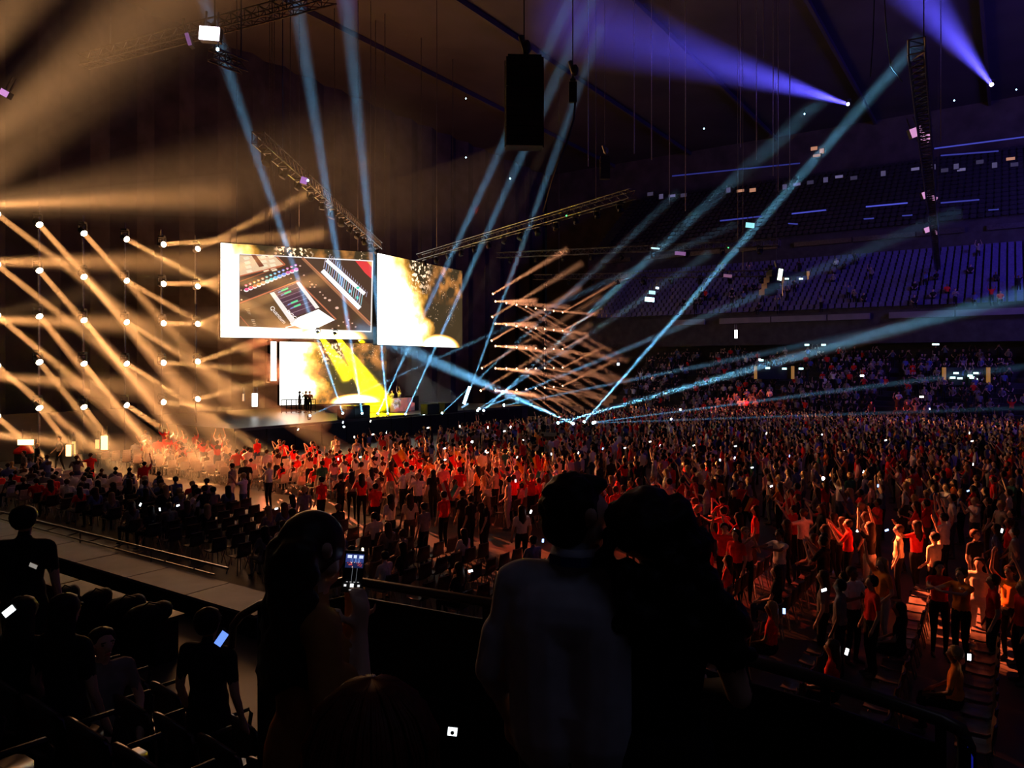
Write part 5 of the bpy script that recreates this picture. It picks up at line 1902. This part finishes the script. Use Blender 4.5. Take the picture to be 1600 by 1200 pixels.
b.rings([(0, 0, 1.475, .088, .080), (0, -.004, 1.50, .080, .074), (0, -.006, 1.525, .072, .068), (0, -.006, 1.51, .066, .062)], 20)
b.build('collar', cloth_mat('collar_cloth', (.46, .48, .58)), man, True)
b = MB()
cp = [(-.13, .13, 1.30), (-.105, .05, 1.44), (-.075, -.045, 1.488), (-.03, -.095, 1.492), (.03, -.095, 1.492), (.075, -.045, 1.488), (.105, .05, 1.44), (.13, .13, 1.30)]
cp = [Vector(p) for p in cp]
vs = [p + Vector((0, 0, dz)) for p in cp for dz in (-.014, .014)]
b.add(vs, [(2 * i, 2 * i + 2, 2 * i + 3, 2 * i + 1) for i in range(len(cp) - 1)])
b.add([v + Vector((0, .006, 0)) for v in vs], [(2 * i + 1, 2 * i + 3, 2 * i + 2, 2 * i) for i in range(len(cp) - 1)])
b.build('lanyard', cloth_mat('blue_lanyard', (.02, .05, .22)), man)

# woman with big curly hair, in black, leaning to the man
segs, hz = pose_segments('stand', 1)
segs = [s_ for s_ in segs if not (s_[4] == SKIN and s_[0].z < 1.2)]
for sx in (-1, 1):
    e, w = Vector((sx * .25, .0, 1.13)), Vector((sx * .16, .20, 1.05))
    segs += [(Vector((sx * .21, 0, 1.27)), e, .050, .044, TOP), (e, w, .040, .027, TOP)]
    fingers(segs, w, Vector((-sx * .6, .7, -.1)), Vector((0, .2, 1)))
segs, (piv, q) = turn_head(segs, hz, .45, .0, -.18)
WOM = Vector((.46, 2.36, 3.13))
wom = detailed('person', segs, .0115, (SM['light'], cloth_mat('black_jacket', (.010, .010, .012)), LM['black'], SHOEM), hz, 'person all in black with big curly dark hair, leaning to the tall one', WOM, -.15, 1.02)
bl = [(piv + q @ Vector((0, -.02, .12)), (.10, .11, .10))]
for k in range(150):
    a, e = R.uniform(0, 2 * PI), R.uniform(-1.1, 1.5)
    d = Vector((math.cos(a) * math.cos(e), math.sin(a) * math.cos(e), math.sin(e)))
    if d.y > .55 and d.z < .5:
        continue
    rr = .115 if d.z > -.1 else .15
    bl.append((piv + q @ (Vector((-.01, -.02, .11)) + Vector((d.x * rr * 1.12, d.y * rr, d.z * (.112 if d.z > 0 else .19)))), R.uniform(.020, .034)))
for k in range(90):
    f = R.random()
    bl.append((Vector((.05 + .20 * f + R.uniform(-.08, .05), -.07 + R.uniform(-.05, .06), 1.56 - .24 * f + R.uniform(-.10, .05))), R.uniform(.024, .040)))
for k in range(50):
    bl.append((Vector((R.uniform(-.12, .14), -.10 + R.uniform(-.03, .03), R.uniform(1.30, 1.52))), R.uniform(.026, .040)))
blob_hair('hair', bl, .011, HM['black'], wom)

# woman filming on the left, long hair
segs, hz = pose_segments('stand', 1)
segs = [s_ for s_ in segs if not (s_[4] == SKIN and s_[0].z < 1.2)]
for sx in (-1, 1):
    e, w = Vector((sx * .20 + .01, .10, 1.13)), Vector((sx * .045 + .04, .13, 1.36))
    segs += [(Vector((sx * .20, .04, 1.27)), e, .046, .040, TOP), (e, w, .036, .025, SKIN)]
    fingers(segs, w, Vector((-sx * .1, .1, 1)), Vector((-sx * .6, -.2, 0)), .5)
for z0, z1, r0_, r1_ in ((1.0, .62, .150, .165), (.66, .30, .165, .185)):
    segs.append((Vector((0, 0, z0)), Vector((0, 0, z1)), r0_, r1_, TOP))
segs, (piv, q) = turn_head(segs, hz, .25, -.1)
FIL = Vector((-.66, 2.44, 3.03))
fil = detailed('person', segs, .0115, (SM['light'], cloth_mat('brown_dress', (.42, .18, .05)), LM['black'], SHOEM), hz, 'long haired person in a brown dress filming with a phone, seen from behind', FIL, -1.05, 1.03)
bl = [(piv + q @ Vector((0, -.015, .12)), (.097, .112, .108))]
for k in range(170):
    f = R.random()
    a = R.uniform(.15, PI - .15) + PI
    rx = .10 + .055 * f
    bl.append((piv + Vector((math.cos(a) * rx, math.sin(a) * (.10 + .03 * f) - .01, .13 - .44 * f)), R.uniform(.026, .038)))
blob_hair('hair', bl, .012, mat('dark_brown_hair', (.03, .014, .01), .5, noise=.3, scale=40), fil)
# her phone with the picture of the hall on it
p = P(552, 893, 2.46)
root = empty('phone', p, .25, label='phone held by the filming person, its screen showing the stage and camera buttons', cat='phone')
root.rotation_euler = (-.1, .12, .25)
MB().box((0, .005, 0), (.066, .009, .135)).build('phone_body', M['black'], root)
v_, f_, c_ = [], [], []


def pr(x0, z0, x1, z1, c):
    k = len(v_)
    y = -.0004 * (len(f_) // 3) - .001
    v_.extend([(x0, y, z0), (x1, y, z0), (x1, y, z1), (x0, y, z1)])
    f_.append((k, k + 1, k + 2, k + 3))
    c_.append(c)


pr(-.029, .012, .030, .058, (.01, .015, .06))
pr(-.029, .030, .030, .056, (.04, .06, .25))
for k in range(26):
    x, z = R.uniform(-.027, .024), R.uniform(.012, .030)
    pr(x, z, x + R.uniform(.002, .007), z + R.uniform(.001, .004), R.choice([(.5, .04, .05), (.6, .1, .08), (.25, .05, .1), (.8, .5, .4)]))
for x, w in ((-.024, .014), (-.004, .010), (.014, .013)):
    pr(x, .044, x + w, .054, (.75, .85, 1.1))
for k in range(6):
    x = R.uniform(-.02, .02)
    pr(x, .030, x + .0015, .044, (.15, .3, .7))
pr(-.004, -.030, -.0032, .012, (.2, .22, .25))
pr(.011, -.030, .0118, .012, (.2, .22, .25))
for k in range(4):
    pr(-.02 + k * .012, -.034, -.014 + k * .012, -.032, (.5, .5, .5))
pr(-.026, -.048, -.018, -.041, (.9, .9, .9))
pr(-.006, -.050, .006, -.038, (1, 1, 1))
pr(.018, -.048, .026, -.041, (.8, .8, .8))
pr(-.008, -.060, .010, -.057, (.5, .5, .5))
me = bpy.data.meshes.new('screen')
me.from_pydata(v_, [], f_)
ca = me.color_attributes.new('Col', 'FLOAT_COLOR', 'CORNER')
ca.data.foreach_set('color', [q__ for c in c_ for _ in range(4) for q__ in (*c, 1.0)])
me.materials.append(attr_mat('phone_picture', 1.0))
link('screen', me, root)

# big head right below the camera and the other near spectators
segs, hz = pose_segments('sit', 1)
NB = Vector((-.275, 1.56, 3.30))
nb = detailed('person', segs, .013, (SM['light'], cloth_mat('dark_coat', (.02, .018, .018)), LM['black'], SHOEM), hz, 'seated person with reddish brown hair, only the crown showing at the bottom edge', NB, FR, 1.0)
bl = [(Vector((0, -.03, hz - .02)), (.135, .135, .15)), (Vector((0, -.05, hz - .16)), (.14, .12, .16))]
for k in range(90):
    f = R.random()
    a = R.uniform(0, 2 * PI)
    bl.append((Vector((math.cos(a) * (.085 + .05 * f), -.02 + math.sin(a) * (.09 + .03 * f) - (.03 if math.sin(a) > 0 else 0), hz + .06 - .34 * f)), R.uniform(.022, .03)))
RH = mat('reddish_hair', (.13, .028, .013), .5, noise=.3, scale=40)
blob_hair('hair', bl, .013, RH, nb)


def strands(c, rad, drop, n_, m_, parent, a0=0.0, a1=2 * PI):
    b = MB()
    for k in range(n_):
        a = R.uniform(a0, a1)
        w = R.uniform(-.12, .12)
        pts = []
        for i in range(7):
            f = i / 6
            el = PI / 2 * (1 - min(1, f * 1.7))
            an = a + w * f
            r_ = 1.02 + .03 * math.sin(f * 9 + k)
            pts.append((c[0] + rad[0] * r_ * math.cos(an) * math.cos(el), c[1] + rad[1] * r_ * math.sin(an) * math.cos(el), c[2] + rad[2] * math.sin(el) - max(0, f - .55) * drop * 2))
        b.path(pts, .0045, 4)
    b.build('hair_strands', m_, parent, True)


strands((0, -.03, hz - .02), (.135, .135, .152), .34, 150, RH, nb)
NEARP = [  # head px, head py, depth, pose, fem, top, hair style, turn, label
    (38, 792, 6.0, 'stand', 0, 'black', 'short', .7, 'tall dark standing person at the picture edge above the seats'),
    (36, 934, 5.2, 'stand', 1, 'black', 'long', .5, 'dark haired spectator with a faint violet rim light at the picture edge'),
    (103, 930, 5.0, 'stand', 1, 'black', 'long', .3, 'dark haired spectator beside the one with the violet rim'),
    (160, 984, 5.6, 'sit', 0, 'grey', 'short', -1.6, 'seated spectator with a faintly lit face among the near stand seats'),
    (566, 1030, 4.6, 'stand', 0, 'grey', 'short', .2, 'spectator in a pale cap below the filming person'),
    (660, 1062, 4.2, 'stand', 0, 'black', 'short', -.2, 'fair haired spectator below the stair handrail'),
    (722, 1085, 3.6, 'stand', 1, 'black', 'bun', -.4, 'dark spectator reading a bright phone at the bottom'),
    (326, 952, 5.6, 'stand', 0, 'black', 'short', .3, 'dark spectator with a blue lit phone by the rail bend')]
for px, py, Y, ps, fem, tp, hs, tn, lb in NEARP:
    hd = P(px, py, Y)
    hh = 1.32 if ps == 'sit' else 1.72
    person(Vector((hd.x, hd.y, hd.z - hh)), FR + tn, ps, fem, tp, 'black', 'light', 'fair' if 'fair' in lb else 'black', hs, 1.0, lb, None)
for k, (x, y, Y, w, h, rl, c, lb) in enumerate(((707, 1143, 3.2, .04, .035, .1, 0, 'bright white phone with a dark dot read by the spectator at the bottom'), (346, 998, 4.9, .05, .10, .6, 1, 'blue lit phone tilted beside the rail bend'), (14, 955, 4.6, .04, .08, .9, 0, 'bright white tilted phone at the picture edge'), (52, 884, 5.6, .06, .03, .4, 2, 'dim lit phone held by the tall one at the picture edge'))):
    root = empty('phone', P(x, y, Y), 0, label=lb, cat='phone')
    root.rotation_euler = (0, rl, 0)
    MB().box((0, .006, 0), (w * 1.2, .01, h * 1.25)).build('phone_body', M['black'], root)
    MB().box((0, -.001, 0), (w, .003, h)).build('screen', emat('phone_glow', [(.9, .97, 1), (.15, .3, 1), (.5, .45, .4)][c], [2.5, 1.2, .5][c]), root)
    if k == 0:
        MB().ell((0, -.004, -.004), (.009, .003, .009), 8, 5).build('dark_icon', M['black'], root)
